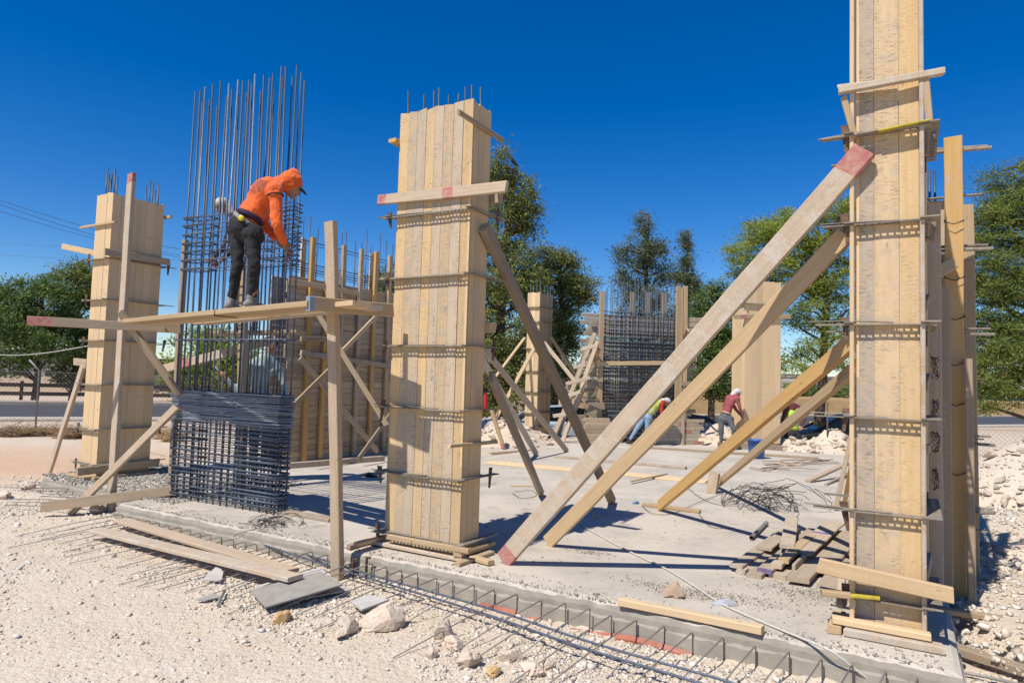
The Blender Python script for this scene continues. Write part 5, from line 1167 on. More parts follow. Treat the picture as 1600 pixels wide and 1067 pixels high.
# the one bending low behind the cage
Y3 = 10.9
JQ = dict(anR=(398, 748, Y3), knR=(396, 706, Y3 - 0.05), hiR=(398, 655, Y3), toR=(388, 754, Y3), anL=(428, 748, Y3 + 0.1), knL=(430, 706, Y3), hiL=(424, 655, Y3), toL=(418, 754, Y3),
          pelvis=(411, 645, Y3), chest=(404, 585, Y3 - 0.1), neck=(418, 556, Y3 - 0.1), head=(426, 538, Y3 - 0.1), shR=(384, 575, Y3 - 0.15), elR=(372, 612, Y3 - 0.1), wrR=(352, 590, Y3 - 0.2), shL=(436, 575, Y3), elL=(446, 612, Y3), wrL=(440, 640, Y3 - 0.1))
person('worker in a pale blue shirt behind the rebar cage', JQ, 1.0, dict(shirt=plain('pale blue shirt', (0.36, 0.46, 0.48), 0.85, scale=5), trousers=blk, shoe=plain('dark boot', (0.05, 0.04, 0.035), 0.8)), voxel=0.018, look=(-0.5, 0.7, -0.3), hat=('cap', plain('pale violet cap', (0.40, 0.40, 0.50), 0.85)))
# at the back
Y4 = 19.2; jeans = plain('light blue jeans', (0.17, 0.27, 0.42), 0.85, scale=6, col2=(0.27, 0.36, 0.48))
JR = dict(anL=(984, 688, Y4), knL=(994, 671, Y4), hiL=(1007, 653, Y4), toL=(993, 693, Y4), anR=(1010, 687, Y4 - 0.1), knR=(1011, 669, Y4 - 0.15), hiR=(1013, 652, Y4 - 0.15), toR=(1020, 692, Y4), pelvis=(1010, 650, Y4 - 0.05), chest=(1026, 632, Y4 - 0.05), neck=(1037, 627, Y4 - 0.05), head=(1042, 628, Y4),
          shR=(1034, 633, Y4 - 0.22), elR=(1034, 646, Y4 - 0.3), wrR=(1032, 657, Y4 - 0.3), shL=(1028, 628, Y4 + 0.15), elL=(1036, 643, Y4 + 0.2), wrL=(1040, 653, Y4 + 0.1))
person('worker in jeans and yellow vest stooping at the far rebar wall', JR, 0.95, dict(shirt=plain('red shirt', (0.40, 0.035, 0.02), 0.85), vest=plain('yellow green vest', (0.52, 0.60, 0.10), 0.8), trousers=jeans, shoe=plain('dark boot', (0.05, 0.04, 0.035), 0.8)), voxel=0.02, look=(0.8, 0.1, -0.6), hat=('scarf', plain('white cloth cap', (0.66, 0.60, 0.62), 0.9)))
Y5 = 18.7
JS = dict(anL=(1127, 692, Y5), knL=(1127, 673, Y5 - 0.05), hiL=(1127, 655, Y5), toL=(1136, 696, Y5 - 0.1), anR=(1146, 694, Y5 - 0.1), knR=(1147, 672, Y5 - 0.2), hiR=(1140, 655, Y5 - 0.1), toR=(1157, 697, Y5), pelvis=(1133, 650, Y5), chest=(1140, 628, Y5), neck=(1147, 617, Y5), head=(1152, 614, Y5),
          shR=(1152, 623, Y5 - 0.2), elR=(1156, 637, Y5 - 0.25), wrR=(1160, 648, Y5 - 0.2), shL=(1138, 621, Y5 + 0.2), elL=(1150, 640, Y5 + 0.2), wrL=(1157, 648, Y5 + 0.1))
person('worker in a faded red shirt and white headcloth beside the fresh pine form', JS, 1.0, dict(shirt=plain('faded red shirt', (0.36, 0.085, 0.085), 0.85, scale=5), trousers=plain('grey green trousers', (0.085, 0.09, 0.08), 0.85, scale=5, col2=(0.16, 0.17, 0.19)), shoe=plain('tan boot', (0.25, 0.17, 0.12), 0.8)), voxel=0.02, look=(0.8, 0.2, -0.6), hat=('scarf', plain('white headcloth', (0.66, 0.57, 0.52), 0.9)), belt=plain('beige sash', (0.50, 0.31, 0.21), 0.85))
Y6 = 19.9
JT = dict(anL=(1231, 706, Y6), knL=(1230, 694, Y6 - 0.1), hiL=(1232, 680, Y6), toL=(1227, 709, Y6 - 0.2), anR=(1247, 707, Y6), knR=(1247, 694, Y6 - 0.1), hiR=(1245, 680, Y6), toR=(1252, 710, Y6 - 0.2), pelvis=(1238, 676, Y6), chest=(1239, 648, Y6), neck=(1238, 632, Y6), head=(1236, 622, Y6),
          shR=(1228, 638, Y6 + 0.02), elR=(1224, 653, Y6 - 0.05), wrR=(1221, 663, Y6 - 0.1), shL=(1250, 638, Y6 + 0.02), elL=(1256, 654, Y6), wrL=(1252, 667, Y6 - 0.1))
person('worker in a bright yellow green vest on the far side of the fresh pine form', JT, 1.1, dict(shirt=plain('maroon shirt', (0.14, 0.03, 0.035), 0.85), vest=plain('fluorescent vest', (0.50, 0.78, 0.06), 0.8), trousers=plain('black trousers', (0.03, 0.03, 0.032), 0.85), shoe=plain('dark boot', (0.05, 0.04, 0.035), 0.8)), voxel=0.02, look=(-0.6, -0.3, -0.3), hat=('cap', plain('dark cap', (0.05, 0.05, 0.08), 0.85)))

# ================================================================== CARS
def car(label, loc, yaw, paint):
    mw = Matrix.Translation(loc) @ Matrix.Rotation(yaw, 4, 'Z'); r = root('parked_car', loc, label, 'car')
    pm, n_, l_, bs_ = new_mat('car paint'); bs_.inputs['Base Color'].default_value = (*paint, 1); bs_.inputs['Roughness'].default_value = 0.45; bs_.inputs['Specular IOR Level'].default_value = 0.15
    gl = plain('dark car glass', (0.008, 0.010, 0.012), 0.15, spec=0.3, var=0)
    # stations: x, half width at sill, belt, z sill, z belt, crown
    st = [(-2.12, 0.60, 0.62, 0.42, 0.70, 0.66), (-2.05, 0.74, 0.76, 0.30, 0.84, 0.70), (-1.75, 0.83, 0.84, 0.22, 0.95, 0.74), (-1.0, 0.86, 0.87, 0.20, 0.96, 0.78), (0, 0.87, 0.87, 0.20, 0.94, 0.78), (0.9, 0.86, 0.85, 0.20, 0.92, 0.76), (1.55, 0.83, 0.80, 0.22, 0.84, 0.68), (1.98, 0.76, 0.72, 0.28, 0.72, 0.58), (2.12, 0.60, 0.58, 0.38, 0.58, 0.5)]
    vs = []; fs = []
    for x, ws, wb, zs, zb, cr in st:
        zm = (zs + zb) / 2
        prof = [(-ws * 0.9, zs), (-ws, zs + 0.08), (-ws - 0.02, zm), (-wb, zb - 0.05), (-wb * 0.92, zb), (-cr * 0.5, zb + 0.03), (cr * 0.5, zb + 0.03), (wb * 0.92, zb), (wb, zb - 0.05), (ws + 0.02, zm), (ws, zs + 0.08), (ws * 0.9, zs)]
        vs += [V(x, y, z) for y, z in prof]
    k = 12
    for i in range(len(st) - 1): fs += [(i * k + j, i * k + (j + 1) % k, (i + 1) * k + (j + 1) % k, (i + 1) * k + j) for j in range(k)]
    fs += [tuple(range(k - 1, -1, -1)), tuple(range((len(st) - 1) * k, len(st) * k))]
    b = make('body', vs, fs, pm, mw, r, True); m = b.modifiers.new('round', 'SUBSURF'); m.levels = m.render_levels = 1
    cb = [(-1.95, 0.70, 0.94, 0.70, 0.95), (-1.25, 0.74, 0.95, 0.60, 1.40), (-0.2, 0.75, 0.94, 0.62, 1.46), (0.45, 0.74, 0.93, 0.60, 1.38), (1.25, 0.70, 0.90, 0.68, 0.92)]
    mb = MB(); mb.add([V(x, s * w, z) for x, wl_, zl, wu, zu in cb for w, z in ((wl_, zl), (wu, zu)) for s in (-1, 1)], []); n = len(cb)
    for i in range(n - 1):
        a, c = i * 4, (i + 1) * 4; mb.f += [(a, c, c + 2, a + 2), (a + 1, a + 3, c + 3, c + 1)]; mb.m += [0, 0]
        mb.f.append((a + 2, c + 2, c + 3, a + 3)); mb.m.append(0)
    mb.build('window_glass', gl, mw, r)
    rf = MB(); rf.add([V(x, y, z) for x, y, z in ((-1.3, -0.62, 1.405), (-1.3, 0.62, 1.405), (-0.2, 0.645, 1.475), (-0.2, -0.645, 1.475), (0.5, -0.62, 1.385), (0.5, 0.62, 1.385))], [(0, 1, 2, 3), (3, 2, 5, 4)]); rf.build('roof', pm, mw, r)
    for s in (-1, 1):
        for (x0, z0, x1, z1) in ((-1.95, 0.95, -1.25, 1.41), (-0.35, 0.93, -0.35, 1.46), (0.48, 1.38, 1.28, 0.91)):
            a, c = mw @ V(x0, s * (0.71 if z0 < 1 else 0.61), z0), mw @ V(x1, s * (0.61 if z1 > 1 else 0.70), z1); timber('pillar', a, c, 0.07, 0.05, pm, mw.to_3x3() @ V(0, s, 0.3), r, rough=False, bow=0, n=1)
        for x in (-1.3, 1.32):
            c = mw @ V(x, s * 0.80, 0.31); ax = mw.to_3x3() @ V(0, s, 0); v, f = lathe([(0.19, -0.1), (0.30, -0.1), (0.315, -0.05), (0.315, 0.06), (0.29, 0.09), (0.2, 0.08)], 24)
            mt = Matrix.Translation(c) @ ax.to_track_quat('Z', 'Y').to_matrix().to_4x4(); w_ = make('wheel', v, f, plain('tyre rubber', (0.02, 0.02, 0.021), 0.8), mt, r, True)
            v, f = lathe([(0.001, 0.06), (0.06, 0.07), (0.15, 0.05), (0.2, 0.075), (0.205, 0.02)], 24); make('rim', v, f, plain('alloy', (0.35, 0.35, 0.36), 0.35, 0.8), mt, w_, True)
        v, f = ell_geo(mw @ V(2.0, s * 0.58, 0.66), mw.to_3x3() @ V(1, s * 0.4, 0), UP, (0.06, 0.14, 0.07)); make('headlight', v, f, plain('lamp glass', (0.5, 0.5, 0.52), 0.1), None, r, True)
        v, f = ell_geo(mw @ V(-2.04, s * 0.6, 0.78), mw.to_3x3() @ V(1, 0, 0), UP, (0.05, 0.13, 0.07)); make('tail_light', v, f, plain('red lamp', (0.3, 0.01, 0.01), 0.15), None, r, True)
        v, f = ell_geo(mw @ V(0.75, s * 0.92, 0.97), UP, mw.to_3x3() @ V(1, 0, 0), (0.06, 0.1, 0.05)); make('mirror', v, f, pm, None, r, True)
    return r
def gpt(px, Y): p = K(px, 600, Y); return V(p.x, p.y, gz(p.x, p.y, False))
car('pale silver blue car behind the trestle', gpt(893, 24.5), math.radians(12), (0.34, 0.40, 0.46))
car('black car behind the limestone heap, by the pine trunk', gpt(1325, 23.5), math.radians(172), (0.006, 0.007, 0.010))
car('dark blue car mostly hidden by the stacked board form', gpt(1072, 25.0), math.radians(8), (0.01, 0.014, 0.035))

# ================================================================== TREES
def leaf_mat(name, a, b, c=None):
    m, n, l, bs = new_mat(name); g = n.new('ShaderNodeNewGeometry'); tc = n.new('ShaderNodeTexCoord').outputs['Object']
    col = ramp(n, l, g.outputs['Random Per Island'], (0.0, a), (0.6, b), (1.0, c or b))
    col = mixc(n, l, ramp(n, l, nz(n, l, tc, 0.9, 3), (0.35, 0.3), (0.55, 0.0)), col, tuple(x * 0.6 for x in a))
    l.new(col, bs.inputs['Base Color']); bs.inputs['Roughness'].default_value = 0.6; bs.inputs['Specular IOR Level'].default_value = 0.2
    tr = n.new('ShaderNodeBsdfTranslucent'); l.new(col, tr.inputs['Color']); mx = n.new('ShaderNodeMixShader'); mx.inputs[0].default_value = 0.35
    l.new(bs.outputs[0], mx.inputs[1]); l.new(tr.outputs[0], mx.inputs[2]); l.new(mx.outputs[0], n['Material Output'].inputs['Surface']); return m
BARK = plain('grey brown bark', (0.13, 0.09, 0.06), 0.95, scale=10, bmp=0.8, col2=(0.07, 0.05, 0.035))
LM = dict(dark=leaf_mat('dark eucalypt leaf', (0.111, 0.144, 0.043), (0.222, 0.255, 0.068), (0.422, 0.384, 0.108)), pine=leaf_mat('bright pine needles', (0.135, 0.194, 0.031), (0.272, 0.328, 0.047), (0.454, 0.446, 0.085)),
          deep=leaf_mat('deep green leaf', (0.064, 0.107, 0.034), (0.146, 0.215, 0.055), (0.272, 0.314, 0.084)), grey=leaf_mat('grey green leaf', (0.090, 0.120, 0.062), (0.169, 0.196, 0.093), (0.267, 0.264, 0.124)), cedar=leaf_mat('olive needles', (0.093, 0.132, 0.031), (0.202, 0.248, 0.054), (0.341, 0.357, 0.093)))
def tree(label, base, trunk, lobes, mat, leaf=(0.10, 0.035), seed=0, tr=0.18, limbs=True, droop=0.0, cl=0.33, name='tree', per=70, flat=1.0):
    """trunk = points relative to the base; lobes = (x, y, z, rx, ry, rz, clusters) relative to the base"""
    g = np.random.default_rng(seed); random.seed(seed); r = root(name, base, label, 'tree', 'trees around the site')
    tp = smooth_line([Vector(t) for t in trunk], 5); n = len(tp)
    mb = MB(); mb.tube(tp, [tr * (1 - 0.8 * i / n) for i in range(n)], 8)
    C = []
    for (x, y, z, rx, ry, rz, k) in lobes:
        u = g.normal(size=(k, 3)); u /= np.linalg.norm(u, axis=1)[:, None]; rad = g.uniform(0.25, 1.0, k) ** 0.5
        C.append(np.array([x, y, z]) + u * rad[:, None] * np.array([rx, ry, rz]))
    C = np.concatenate(C)
    if limbs:
        for c in C[::max(1, len(C) // 60)]:
            cv = Vector(c); cand = [q for q in tp if q.z < cv.z - 0.15] or [tp[len(tp) // 2]]; s = min(cand, key=lambda q: (q - cv).length + 0.6 * abs(q.z - cv.z + 1.0))
            md = s.lerp(cv, 0.5) + V(rj(0.25), rj(0.25), 0.15 + rj(0.2)); mb.tube(smooth_line([s, md, cv], 3), [tr * 0.28 * (1 - 0.13 * i) for i in range(7)], 5)
    mb.build('trunk', BARK, Matrix.Translation(base), r, True)
    N = len(C) * per; cen = np.repeat(C, per, 0); spread = np.repeat(g.uniform(0.6, 1.25, len(C)) * cl, per)
    off = g.normal(size=(N, 3)) * np.array([1, 1, 0.62 * flat]); P_ = cen + off * spread[:, None]; P_[:, 2] -= droop * np.abs(g.normal(size=N)) * 0.5
    d = off + g.normal(size=(N, 3)) * 0.9 + np.array([0, 0, 0.25 - droop * 1.5]); d /= np.linalg.norm(d, axis=1)[:, None]
    nr = off / np.linalg.norm(off, axis=1)[:, None] * 1.0 + np.array([0, 0, 0.7]) + (cen - C.mean(0)) / (np.abs(C - C.mean(0)).max(0) + 0.3) * 0.8 + g.normal(size=(N, 3)) * 0.5      # leaves turn their faces outward and up
    s = np.cross(d, nr); s /= np.linalg.norm(s, axis=1)[:, None] + 1e-9
    L = leaf[0] * g.uniform(0.6, 1.4, N)[:, None]; W_ = leaf[1] * g.uniform(0.7, 1.3, N)[:, None]
    v = np.stack([P_ - d * L, P_ + s * W_, P_ + d * L, P_ - s * W_], 1).reshape(-1, 3); f = np.arange(N * 4).reshape(-1, 4)
    make('crown', None, None, None, Matrix.Translation(base), r, me=raw_mesh('crown', v, f, mat)); return r
def wx(px, Y): return K(px, 600, Y).x
def tz(py, px, Y): return K(px, py, Y).z
def lob(base, px, py, Y, rx, rz, k, ry=None): p = K(px, py, Y) - base; return (p.x, p.y, p.z, rx * 1.1, (ry or rx) * 1.1, rz * 1.1, int(k * 1.3))
# left, beyond the road
for lab, px, Y, lo, mt, sd in (('dense green roadside tree at the left edge of the photo', 55, 36, [(40, 500, 1.9, 1.7, 60), (75, 470, 1.4, 1.1, 34), (20, 545, 1.6, 1.3, 44), (85, 530, 1.5, 1.2, 40), (30, 455, 1.0, 0.7, 14), (10, 490, 1.6, 1.5, 40), (65, 445, 0.9, 0.5, 12)], 'deep', 1),
                               ('roadside tree with a bare twiggy side, behind the ledger', 113, 38, [(118, 450, 1.5, 1.2, 50), (130, 490, 1.4, 1.4, 46), (105, 540, 1.5, 1.5, 40), (140, 545, 1.1, 1.2, 30), (122, 420, 0.4, 0.5, 8), (150, 440, 1.0, 1.0, 22), (118, 590, 1.2, 0.4, 14)], 'cedar', 2)):
    b = gpt(px, Y); tree(lab, b, [(0, 0, -0.3), (0.1, 0, 1.5), (0, 0.1, 3.5), (0.1, 0, tz(450, px, Y) - b.z)], [lob(b, x, y, Y, rx, rz, k) for x, y, rx, rz, k in lo], LM[mt], (0.11, 0.03), sd, 0.2, per=70, cl=0.27)
b = gpt(-60, 70); tree('pale far tree past the left edge', b, [(0, 0, -0.3), (0, 0, 6)], [lob(b, 5, 510, 70, 3.5, 2.5, 50), lob(b, -50, 500, 70, 5, 3.5, 60)], LM['pine'], (0.2, 0.07), 3, 0.3, per=60, cl=0.6)
b = gpt(345, 44); tree('leafy bush seen through the rebar cage', b, [(0, 0, -0.3), (0, 0, 2.5)], [lob(b, 320, 560, 44, 2.0, 2.0, 60), lob(b, 370, 575, 44, 2.2, 1.6, 60), lob(b, 290, 590, 44, 1.2, 1.0, 24), lob(b, 345, 545, 44, 1.4, 1.2, 30)], LM['pine'], (0.13, 0.05), 4, 0.15, per=60, cl=0.4)
# behind the middle form
b = gpt(770, 27)
tree('tall dark feathery tree rising behind the middle form', b, [(0, 0, -0.3), (0.2, 0, 3), (0.3, 0, 7), (0.7, 0, tz(260, 790, 27) - b.z)],
     [lob(b, x, y, 27, rx, rz, k) for x, y, rx, rz, k in ((785, 262, 0.65, 0.75, 22), (800, 300, 0.95, 0.8, 34), (825, 325, 0.6, 0.55, 16), (790, 355, 1.2, 1.0, 46), (770, 420, 1.7, 1.3, 70), (815, 440, 1.0, 1.0, 36), (790, 500, 1.7, 1.3, 60), (760, 560, 1.8, 1.2, 60), (815, 575, 1.2, 1.1, 40), (700, 500, 1.8, 2.2, 60), (640, 450, 1.4, 1.2, 36), (600, 435, 0.7, 0.5, 14), (785, 620, 1.6, 0.7, 40))], LM['dark'], (0.085, 0.022), 5, 0.3, per=90, droop=0.3, cl=0.24)
b = gpt(868, 30)
tree('spreading dark tree right of the tall one, over the far column form', b, [(0, 0, -0.3), (-0.1, 0, 3), (0.2, 0, 5), (0.1, 0, 7)],
     [lob(b, x, y, 30, rx, rz, k) for x, y, rx, rz, k in ((850, 400, 0.8, 0.5, 20), (880, 415, 0.9, 0.6, 30), (908, 440, 0.7, 0.5, 24), (865, 450, 1.1, 0.7, 36), (915, 462, 0.45, 0.35, 12), (840, 440, 0.7, 0.7, 22), (875, 500, 1.0, 0.8, 34), (850, 520, 1.0, 1.2, 36), (895, 555, 0.7, 0.9, 22), (880, 520, 0.7, 0.7, 20), (860, 590, 1.1, 0.9, 26))], LM['dark'], (0.085, 0.022), 6, 0.26, per=80, droop=0.25, cl=0.23)
b = gpt(1006, 37)
tree('slender feathery tree behind the far rebar wall', b, [(0, 0, -0.3), (0, 0, 6), (0.1, 0, tz(335, 1005, 37) - b.z)],
     [lob(b, x, y, 37, rx, rz, k) for x, y, rx, rz, k in ((1010, 345, 0.45, 0.7, 16), (1000, 385, 0.95, 0.8, 32), (1020, 400, 0.8, 0.8, 26), (990, 425, 0.9, 0.8, 28), (1015, 450, 1.1, 0.9, 34), (985, 470, 0.8, 0.8, 22), (1030, 485, 0.8, 0.8, 22), (1005, 520, 1.3, 1.2, 40), (1005, 580, 1.5, 1.2, 40), (975, 395, 0.5, 0.4, 12), (1042, 425, 0.5, 0.5, 14), (1035, 380, 0.5, 0.4, 10), (960, 530, 1.2, 1.0, 30), (1045, 540, 1.0, 1.2, 30))], LM['grey'], (0.09, 0.022), 7, 0.2, per=62, droop=0.3, cl=0.25)
b = gpt(1072, 40)
tree('narrow cypress like tree beside the slender one', b, [(0, 0, -0.3), (0, 0, 6), (0, 0, tz(362, 1070, 40) - b.z)],
     [lob(b, x, y, 40, rx, rz, k) for x, y, rx, rz, k in ((1070, 372, 0.25, 0.6, 12), (1072, 400, 0.45, 0.8, 20), (1072, 440, 0.65, 0.9, 30), (1075, 480, 0.9, 1.0, 34), (1070, 530, 1.0, 1.2, 34), (1085, 450, 0.5, 0.6, 16), (1060, 430, 0.4, 0.5, 12), (1088, 500, 0.7, 0.9, 24), (1058, 590, 1.2, 1.2, 34))], LM['grey'], (0.09, 0.022), 8, 0.18, per=60, droop=0.2, cl=0.22)
b = gpt(1112, 28)
tree('dark bushy tree between the board form and the worker in red', b, [(0, 0, -0.3), (0, 0, 2), (0.1, 0, tz(470, 1115, 28) - b.z)],
     [lob(b, x, y, 28, rx, rz, k) for x, y, rx, rz, k in ((1115, 470, 0.8, 0.7, 30), (1130, 500, 1.0, 0.9, 36), (1100, 520, 0.9, 1.0, 34), (1125, 560, 1.2, 1.0, 44), (1140, 600, 0.8, 0.6, 24), (1105, 590, 0.9, 0.9, 30), (1150, 530, 0.8, 0.8, 26), (1145, 470, 0.5, 0.4, 14))], LM['deep'], (0.085, 0.024), 9, 0.2, per=80, cl=0.25)
b = gpt(1272, 24)
def P24(px, py, Y=24): return K(px, py, Y) - b
tree('bright umbrella shaped pine with a leaning trunk, left of the nearest column form', b, [(0, 0, -0.3), tuple(P24(1285, 600)), tuple(P24(1288, 520)), tuple(P24(1290, 450)), tuple(P24(1280, 380))],
     [lob(b, x, y, 24, rx, rz, k, 1.3) for x, y, rx, rz, k in ((1190, 365, 0.8, 0.38, 34), (1160, 395, 0.45, 0.30, 14), (1225, 350, 0.7, 0.35, 26), (1300, 335, 0.8, 0.35, 30), (1170, 420, 0.55, 0.3, 18), (1250, 390, 1.1, 0.55, 44), (1320, 385, 0.6, 0.8, 26), (1215, 420, 0.7, 0.4, 22), (1280, 440, 0.9, 0.6, 30), (1325, 455, 0.6, 0.7, 22), (1245, 490, 0.6, 0.45, 18), (1300, 510, 0.8, 0.5, 22), (1260, 545, 0.5, 0.4, 12), (1315, 560, 0.5, 0.4, 12), (1235, 570, 0.4, 0.4, 10), (1205, 460, 0.35, 0.4, 8))], LM['pine'], (0.075, 0.014), 10, 0.2, per=95, cl=0.24, flat=0.8)
b = gpt(1640, 22)
tree('big pine at the right edge with sweeping lower boughs', b, [(0, 0, -0.3), (-0.1, 0, 3), (-0.3, 0, 6), (-0.2, 0, tz(240, 1620, 22) - b.z)],
     [lob(b, x, y, 22, rx, rz, k, 1.2) for x, y, rx, rz, k in ((1580, 275, 0.5, 0.5, 20), (1605, 300, 0.8, 0.6, 26), (1560, 320, 0.6, 0.5, 24), (1585, 370, 0.9, 0.6, 34), (1535, 385, 0.45, 0.4, 16), (1560, 430, 0.9, 0.5, 32), (1525, 450, 0.4, 0.4, 12), (1600, 450, 0.9, 0.6, 30), (1545, 500, 0.8, 0.4, 24), (1590, 510, 0.8, 0.4, 24), (1530, 545, 0.6, 0.4, 18), (1565, 560, 0.8, 0.5, 28), (1540, 600, 0.75, 0.45, 26), (1520, 575, 0.4, 0.4, 14), (1525, 630, 0.4, 0.25, 10), (1600, 560, 0.7, 0.5, 22), (1590, 330, 0.8, 0.5, 26), (1540, 350, 0.5, 0.4, 18), (1550, 460, 0.8, 0.4, 26), (1600, 400, 0.8, 0.5, 26), (1530, 415, 0.5, 0.4, 16), (1570, 530, 0.9, 0.5, 30), (1595, 610, 0.6, 0.5, 20))], LM['cedar'], (0.075, 0.014), 11, 0.3, per=95, cl=0.24, flat=0.7)
random.seed(5)
TL = ['far tree low on the plain, behind the pine trunk', 'far tree on the plain between the pine and the pale far building', 'far tree in front of the pale far building', 'far tree just left of the nearest column form', 'far tree under the big pine at the right', 'far tree by the green walled shed', 'far tree seen past the trestle', 'far tree seen left of the far rebar wall', 'far tree behind the brown wall form', 'far tree beside the long dark roofed shed']
for i, (px, Y, h, w) in enumerate(((1238, 120, 3.5, 4.0), (1262, 150, 4.5, 5.0), (1300, 110, 3.5, 4.0), (1330, 140, 4, 5), (1545, 120, 3.5, 4), (1590, 110, 3.0, 4), (905, 90, 3.5, 4), (955, 100, 3.2, 4), (560, 90, 3.5, 5), (255, 80, 2.5, 3))):
    b = gpt(px, Y); tree(TL[i], b, [(0, 0, -0.3), (0, 0, h * 0.6)], [(0, 0, h * 0.6, w * 0.5, w * 0.5, h * 0.4, 22), (w * 0.3, 0, h * 0.5, w * 0.35, w * 0.3, h * 0.3, 12)], LM['deep'], (0.25, 0.09), 60 + i, 0.15, name='far_tree', per=40, cl=0.5)['group'] = 'small far trees on the plain'
# dry bushes along the fence
BL = ['dry brown bush at the left edge, first along the wire fence', 'dry bush just left of the bent fence post', 'dry bush just right of the bent fence post', 'dry bush between fence post and leaning brace', 'dry bush touching the leaning brace of the roadside form', 'dry bush right of the roadside column form', 'dry bush beside the rebar cage, last along the fence']
for i, (px, py) in enumerate(((12, 668), (48, 664), (82, 668), (110, 664), (130, 670), (262, 668), (275, 672))):
    b = gpt(px, 18.5 + 0.3 * (i % 3)); g = np.random.default_rng(i); mb = MB(); random.seed(i)
    for k in range(110):
        d = V(rj(1), rj(1), random.uniform(0.25, 1)).normalized(); L = random.uniform(0.25, 0.55); mb.tube([V(rj(0.3), rj(0.15), -0.03), d * L * 0.5 + V(rj(0.35), rj(0.2), 0.05), d * L + V(rj(0.4), rj(0.2), 0)], [0.006, 0.005, 0.003], 3, caps=False)
    o = mb.build('dry_bush', M.setdefault('dry', plain('dry straw twigs', (0.42, 0.28, 0.15), 0.9, scale=3)), Matrix.Translation(b)); tag(o, BL[i], 'bush', 'dry bushes along the wire fence')

# ================================================================== FENCES, SIGNS OF THE ROADSIDE
M['galv'] = plain('weathered galvanised wire', (0.26, 0.25, 0.24), 0.6, 0.5)
def chain_fence(label, p0, p1, h, step, sp=0.11, posts=True):
    d = (p1 - p0); L = d.length; d.normalize(); r = root('chain_link_fence', p0, label, 'fence'); mb = MB()
    for k in range(int((L + h) / sp)):
        for sgn in (1, -1):
            s0 = k * sp - (h if sgn > 0 else 0); a, b_ = s0, s0 + sgn * h
            if sgn < 0: a, b_ = k * sp, k * sp - h
            z0, z1 = 0.05, h
            if a < 0: z0 += -a if sgn > 0 else 0; a = max(a, 0)
            if b_ < 0: z1 -= -b_; b_ = 0
            if b_ > L: z1 -= (b_ - L); b_ = L
            if a > L: z0 += a - L; a = L
            if z1 - z0 < 0.05: continue
            mb.tube([p0 + d * a + UP * z0, p0 + d * b_ + UP * z1], 0.003, 3, caps=False)
    o = mb.build('wire_mesh', M['galv'], None, r); o['kind'] = 'stuff'
    s = 0.0
    while s <= L:
        p = p0 + d * s; rod('post', [p - UP * 0.2, p + UP * (h + 0.05), p + UP * (h + 0.35) + V(-0.25, -0.1, 0)], 0.028, M['galv'], r); s += step
    for z in (0.1, h): rod('line_wire', [p0 + UP * z, p0 + d * L + UP * z], 0.006, M['galv'], r, n=4)
    return r
a_, b_ = gpt(-70, 20.0), gpt(300, 21.0)
pf = gpt(60, 20.4); dd = (b_ - a_).normalized(); chain_fence('wire mesh fence with bent posts between the site and the road at the left', pf - dd * 5.2, pf + dd * 7.8, 1.75, 2.6)
chain_fence('wire mesh fence at the right, behind the limestone heap', gpt(1478, 15.5), gpt(1760, 15.0), 1.1, 3.0)
rr_ = root('rail_fence', roadp(60, 13), 'dark two rail timber fence along the far side of the road', 'fence')
p0_, p1_ = roadp(-80, 13), roadp(330, 13); dd = (p1_ - p0_).normalized(); L = (p1_ - p0_).length
rm = plain('dark creosote rail', (0.06, 0.045, 0.035), 0.9, scale=4)
s = 0.0
while s < L:
    p = p0_ + dd * s; timber('post', p, p + UP * 1.15, 0.14, 0.14, rm, -RN, rr_, n=1)
    for z in (0.5, 0.95): timber('rail', p + UP * z - RN * 0.09, p + dd * min(3.0, L - s) * 0.995 + UP * z - RN * 0.09, 0.2, 0.06, rm, -RN, rr_, n=1)
    s += 3.0
# black and yellow kerb blocks
yk = root('kerb_barrier', roadp(1285, -0.6), 'black and yellow painted kerb by the road at the right', 'kerb')
bl = plain('black road paint', (0.02, 0.02, 0.02), 0.7)
q0 = roadp(1268, -0.8); 
for i in range(10):
    a = q0 + RD * i * 0.9; timber('kerb_block', a + UP * 0.25, a + RD * 0.88 + UP * 0.25, 0.34, 0.3, M['yellow'] if i % 2 == 0 else bl, -RN, yk, n=1)
# thin stake in the ground by the black car
sp_ = gpt(1293, 19.5); rod('stake', [sp_ - UP * 0.1, sp_ + UP * 1.55], 0.022, M['rust'], None, label='thin rusty stake standing by the limestone heap', cat='stake')
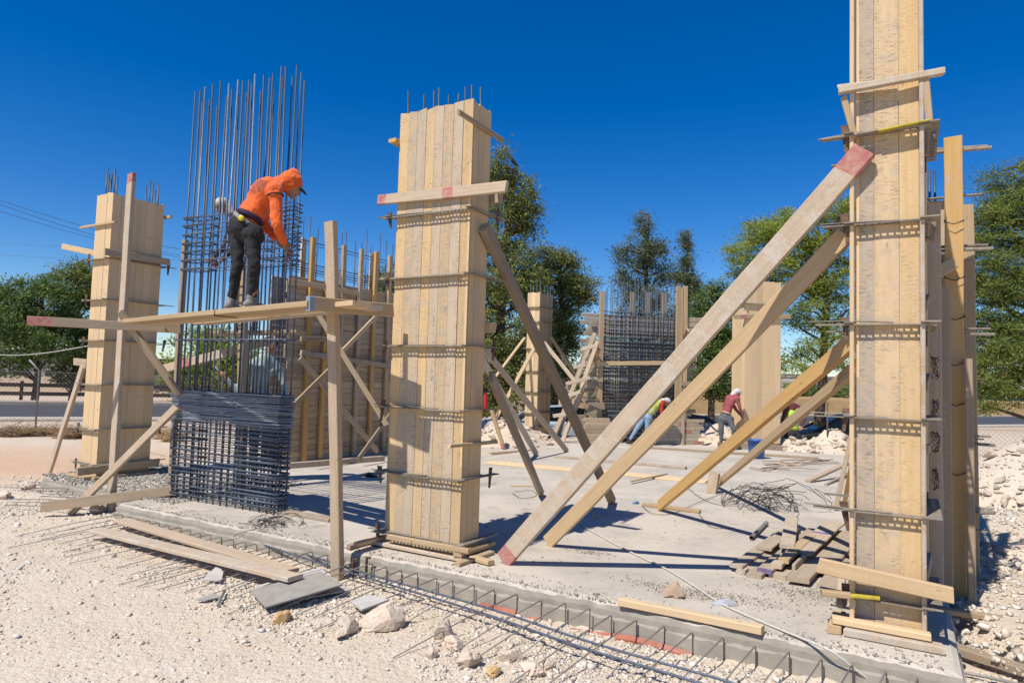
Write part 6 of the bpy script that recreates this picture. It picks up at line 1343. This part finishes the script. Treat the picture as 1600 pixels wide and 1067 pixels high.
# ochre retaining bank beyond the road at the right, white building and far houses
bank = MB()
for i in range(40):
    p = roadp(800, 11) + RD * (6 + i * 2.2); p.z = gz(p.x, p.y, False); hgt = 1.5 + 0.3 * noise.noise(Vector((i * 0.4, 1, 1)))
    bank.v += [p - UP * 0.5, p + RN * 1.2 + UP * hgt, p + RN * 9 + UP * (hgt + 0.1)]
for i in range(39): bank.f += [(i * 3, i * 3 + 3, i * 3 + 4, i * 3 + 1), (i * 3 + 1, i * 3 + 4, i * 3 + 5, i * 3 + 2)]
bank.m = [0] * len(bank.f)
tag(bank.build('earth_bank', plain('ochre earth', (0.42, 0.26, 0.12), 0.95, scale=1.5, col2=(0.30, 0.22, 0.10), spec=0.1)), 'ochre earth bank beyond the road', kind='structure')
def house(label, px, Y, w, h, d, wall, roofc=None, cols=4, rows=1, yaw=0.25):
    b = gpt(px, Y); b.z = -1.2; mw = Matrix.Translation(b) @ Matrix.Rotation(yaw, 4, 'Z'); r = root('house', b, label, 'house'); mb = MB(); mb.box((-w / 2, 0, 0), (w / 2, d, h)); mb.build('wall', plain('house wall', wall, 0.9, scale=0.6), mw, r)
    mb = MB(); mb.box((-w / 2 - 0.3, -0.3, h), (w / 2 + 0.3, d + 0.3, h + 0.35)); mb.build('roof', plain('roof', roofc or tuple(x * 0.8 for x in wall), 0.8), mw, r)
    gm = plain('window dark', (0.03, 0.035, 0.04), 0.2)
    for j in range(rows):
        for i in range(cols):
            x = -w / 2 + w * (i + 0.5) / cols; z = h * (j + 0.5) / rows; mb = MB(); mb.box((x - 0.6, -0.06, z - 0.7), (x + 0.6, 0.04, z + 0.7)); mb.build('window', gm, mw, r)
    return r
house('long dark roofed shed across the road, seen beside the roadside column form', 262, 62, 14, 3.6, 6, (0.26, 0.23, 0.20), (0.05, 0.05, 0.055), 5, 1, 0.45)
house('pale house with an orange roof sign far off at the right', 1573, 130, 10, 6.5, 8, (0.62, 0.55, 0.45), (0.45, 0.12, 0.05), 3, 2, 0.4)
house('green walled shed far off at the right edge', 1600, 105, 9, 3.2, 6, (0.05, 0.16, 0.12), None, 3, 1, 0.4)
house('pale far building seen left of the nearest column form', 1310, 180, 20, 6, 10, (0.5, 0.45, 0.4), None, 5, 2, 0.3)
house('second pale far building beside the pine trunk', 1250, 210, 18, 7, 10, (0.46, 0.40, 0.36), None, 5, 2, 0.2)
house('far building under the pale far tree at the left', 20, 140, 16, 6, 10, (0.55, 0.5, 0.45), None, 4, 2, 0.5)
# masts far off
for lab, px, top, Y in (('left one of two thin far masts at the right edge', 1586, 560, 140), ('right one of two thin far masts at the right edge', 1594, 545, 150)):
    b = gpt(px, Y); rod('mast', [b, V(b.x, b.y, tz(top, px, Y))], 0.12, M['galv'], None, label=lab, cat='mast')
# overhead lines to the left
ww = plain('overhead cable', (0.05, 0.05, 0.055), 0.6)
for lab, p, q, Y0, Y1, sg in (('uppermost overhead cable at the left', (-40, 300), (460, 412), 60, 75, 1.2), ('overhead cable just under the uppermost', (-40, 306), (440, 420), 60, 75, 1.2), ('lower overhead cable of the near pair', (-40, 318), (450, 425), 60, 75, 1.0),
                              ('faint overhead cable passing behind the scaffold post', (-40, 378), (420, 384), 90, 90, 0.6), ('second faint overhead cable below it', (-40, 396), (420, 402), 90, 90, 0.6), ('low cable just over the roadside trees', (-40, 462), (480, 492), 55, 60, 0.8)):
    a, b = K(*p, Y0), K(*q, Y1); rod('overhead_cable', [a.lerp(b, t) - UP * sg * math.sin(math.pi * t) for t in np.linspace(0, 1, 14)], 0.022 if Y0 < 80 else 0.016, ww, None, n=4, label=lab, cat='cable')
a, b = K(-30, 552, 20.3), K(140, 540, 14); rod('overhead_cable', [a.lerp(b, t) - UP * 0.12 * math.sin(math.pi * t) for t in np.linspace(0, 1, 10)], 0.012, plain('pale cable', (0.5, 0.48, 0.44), 0.6), None, n=5, label='pale cable strung above the wire fence to the roadside column form', cat='cable')
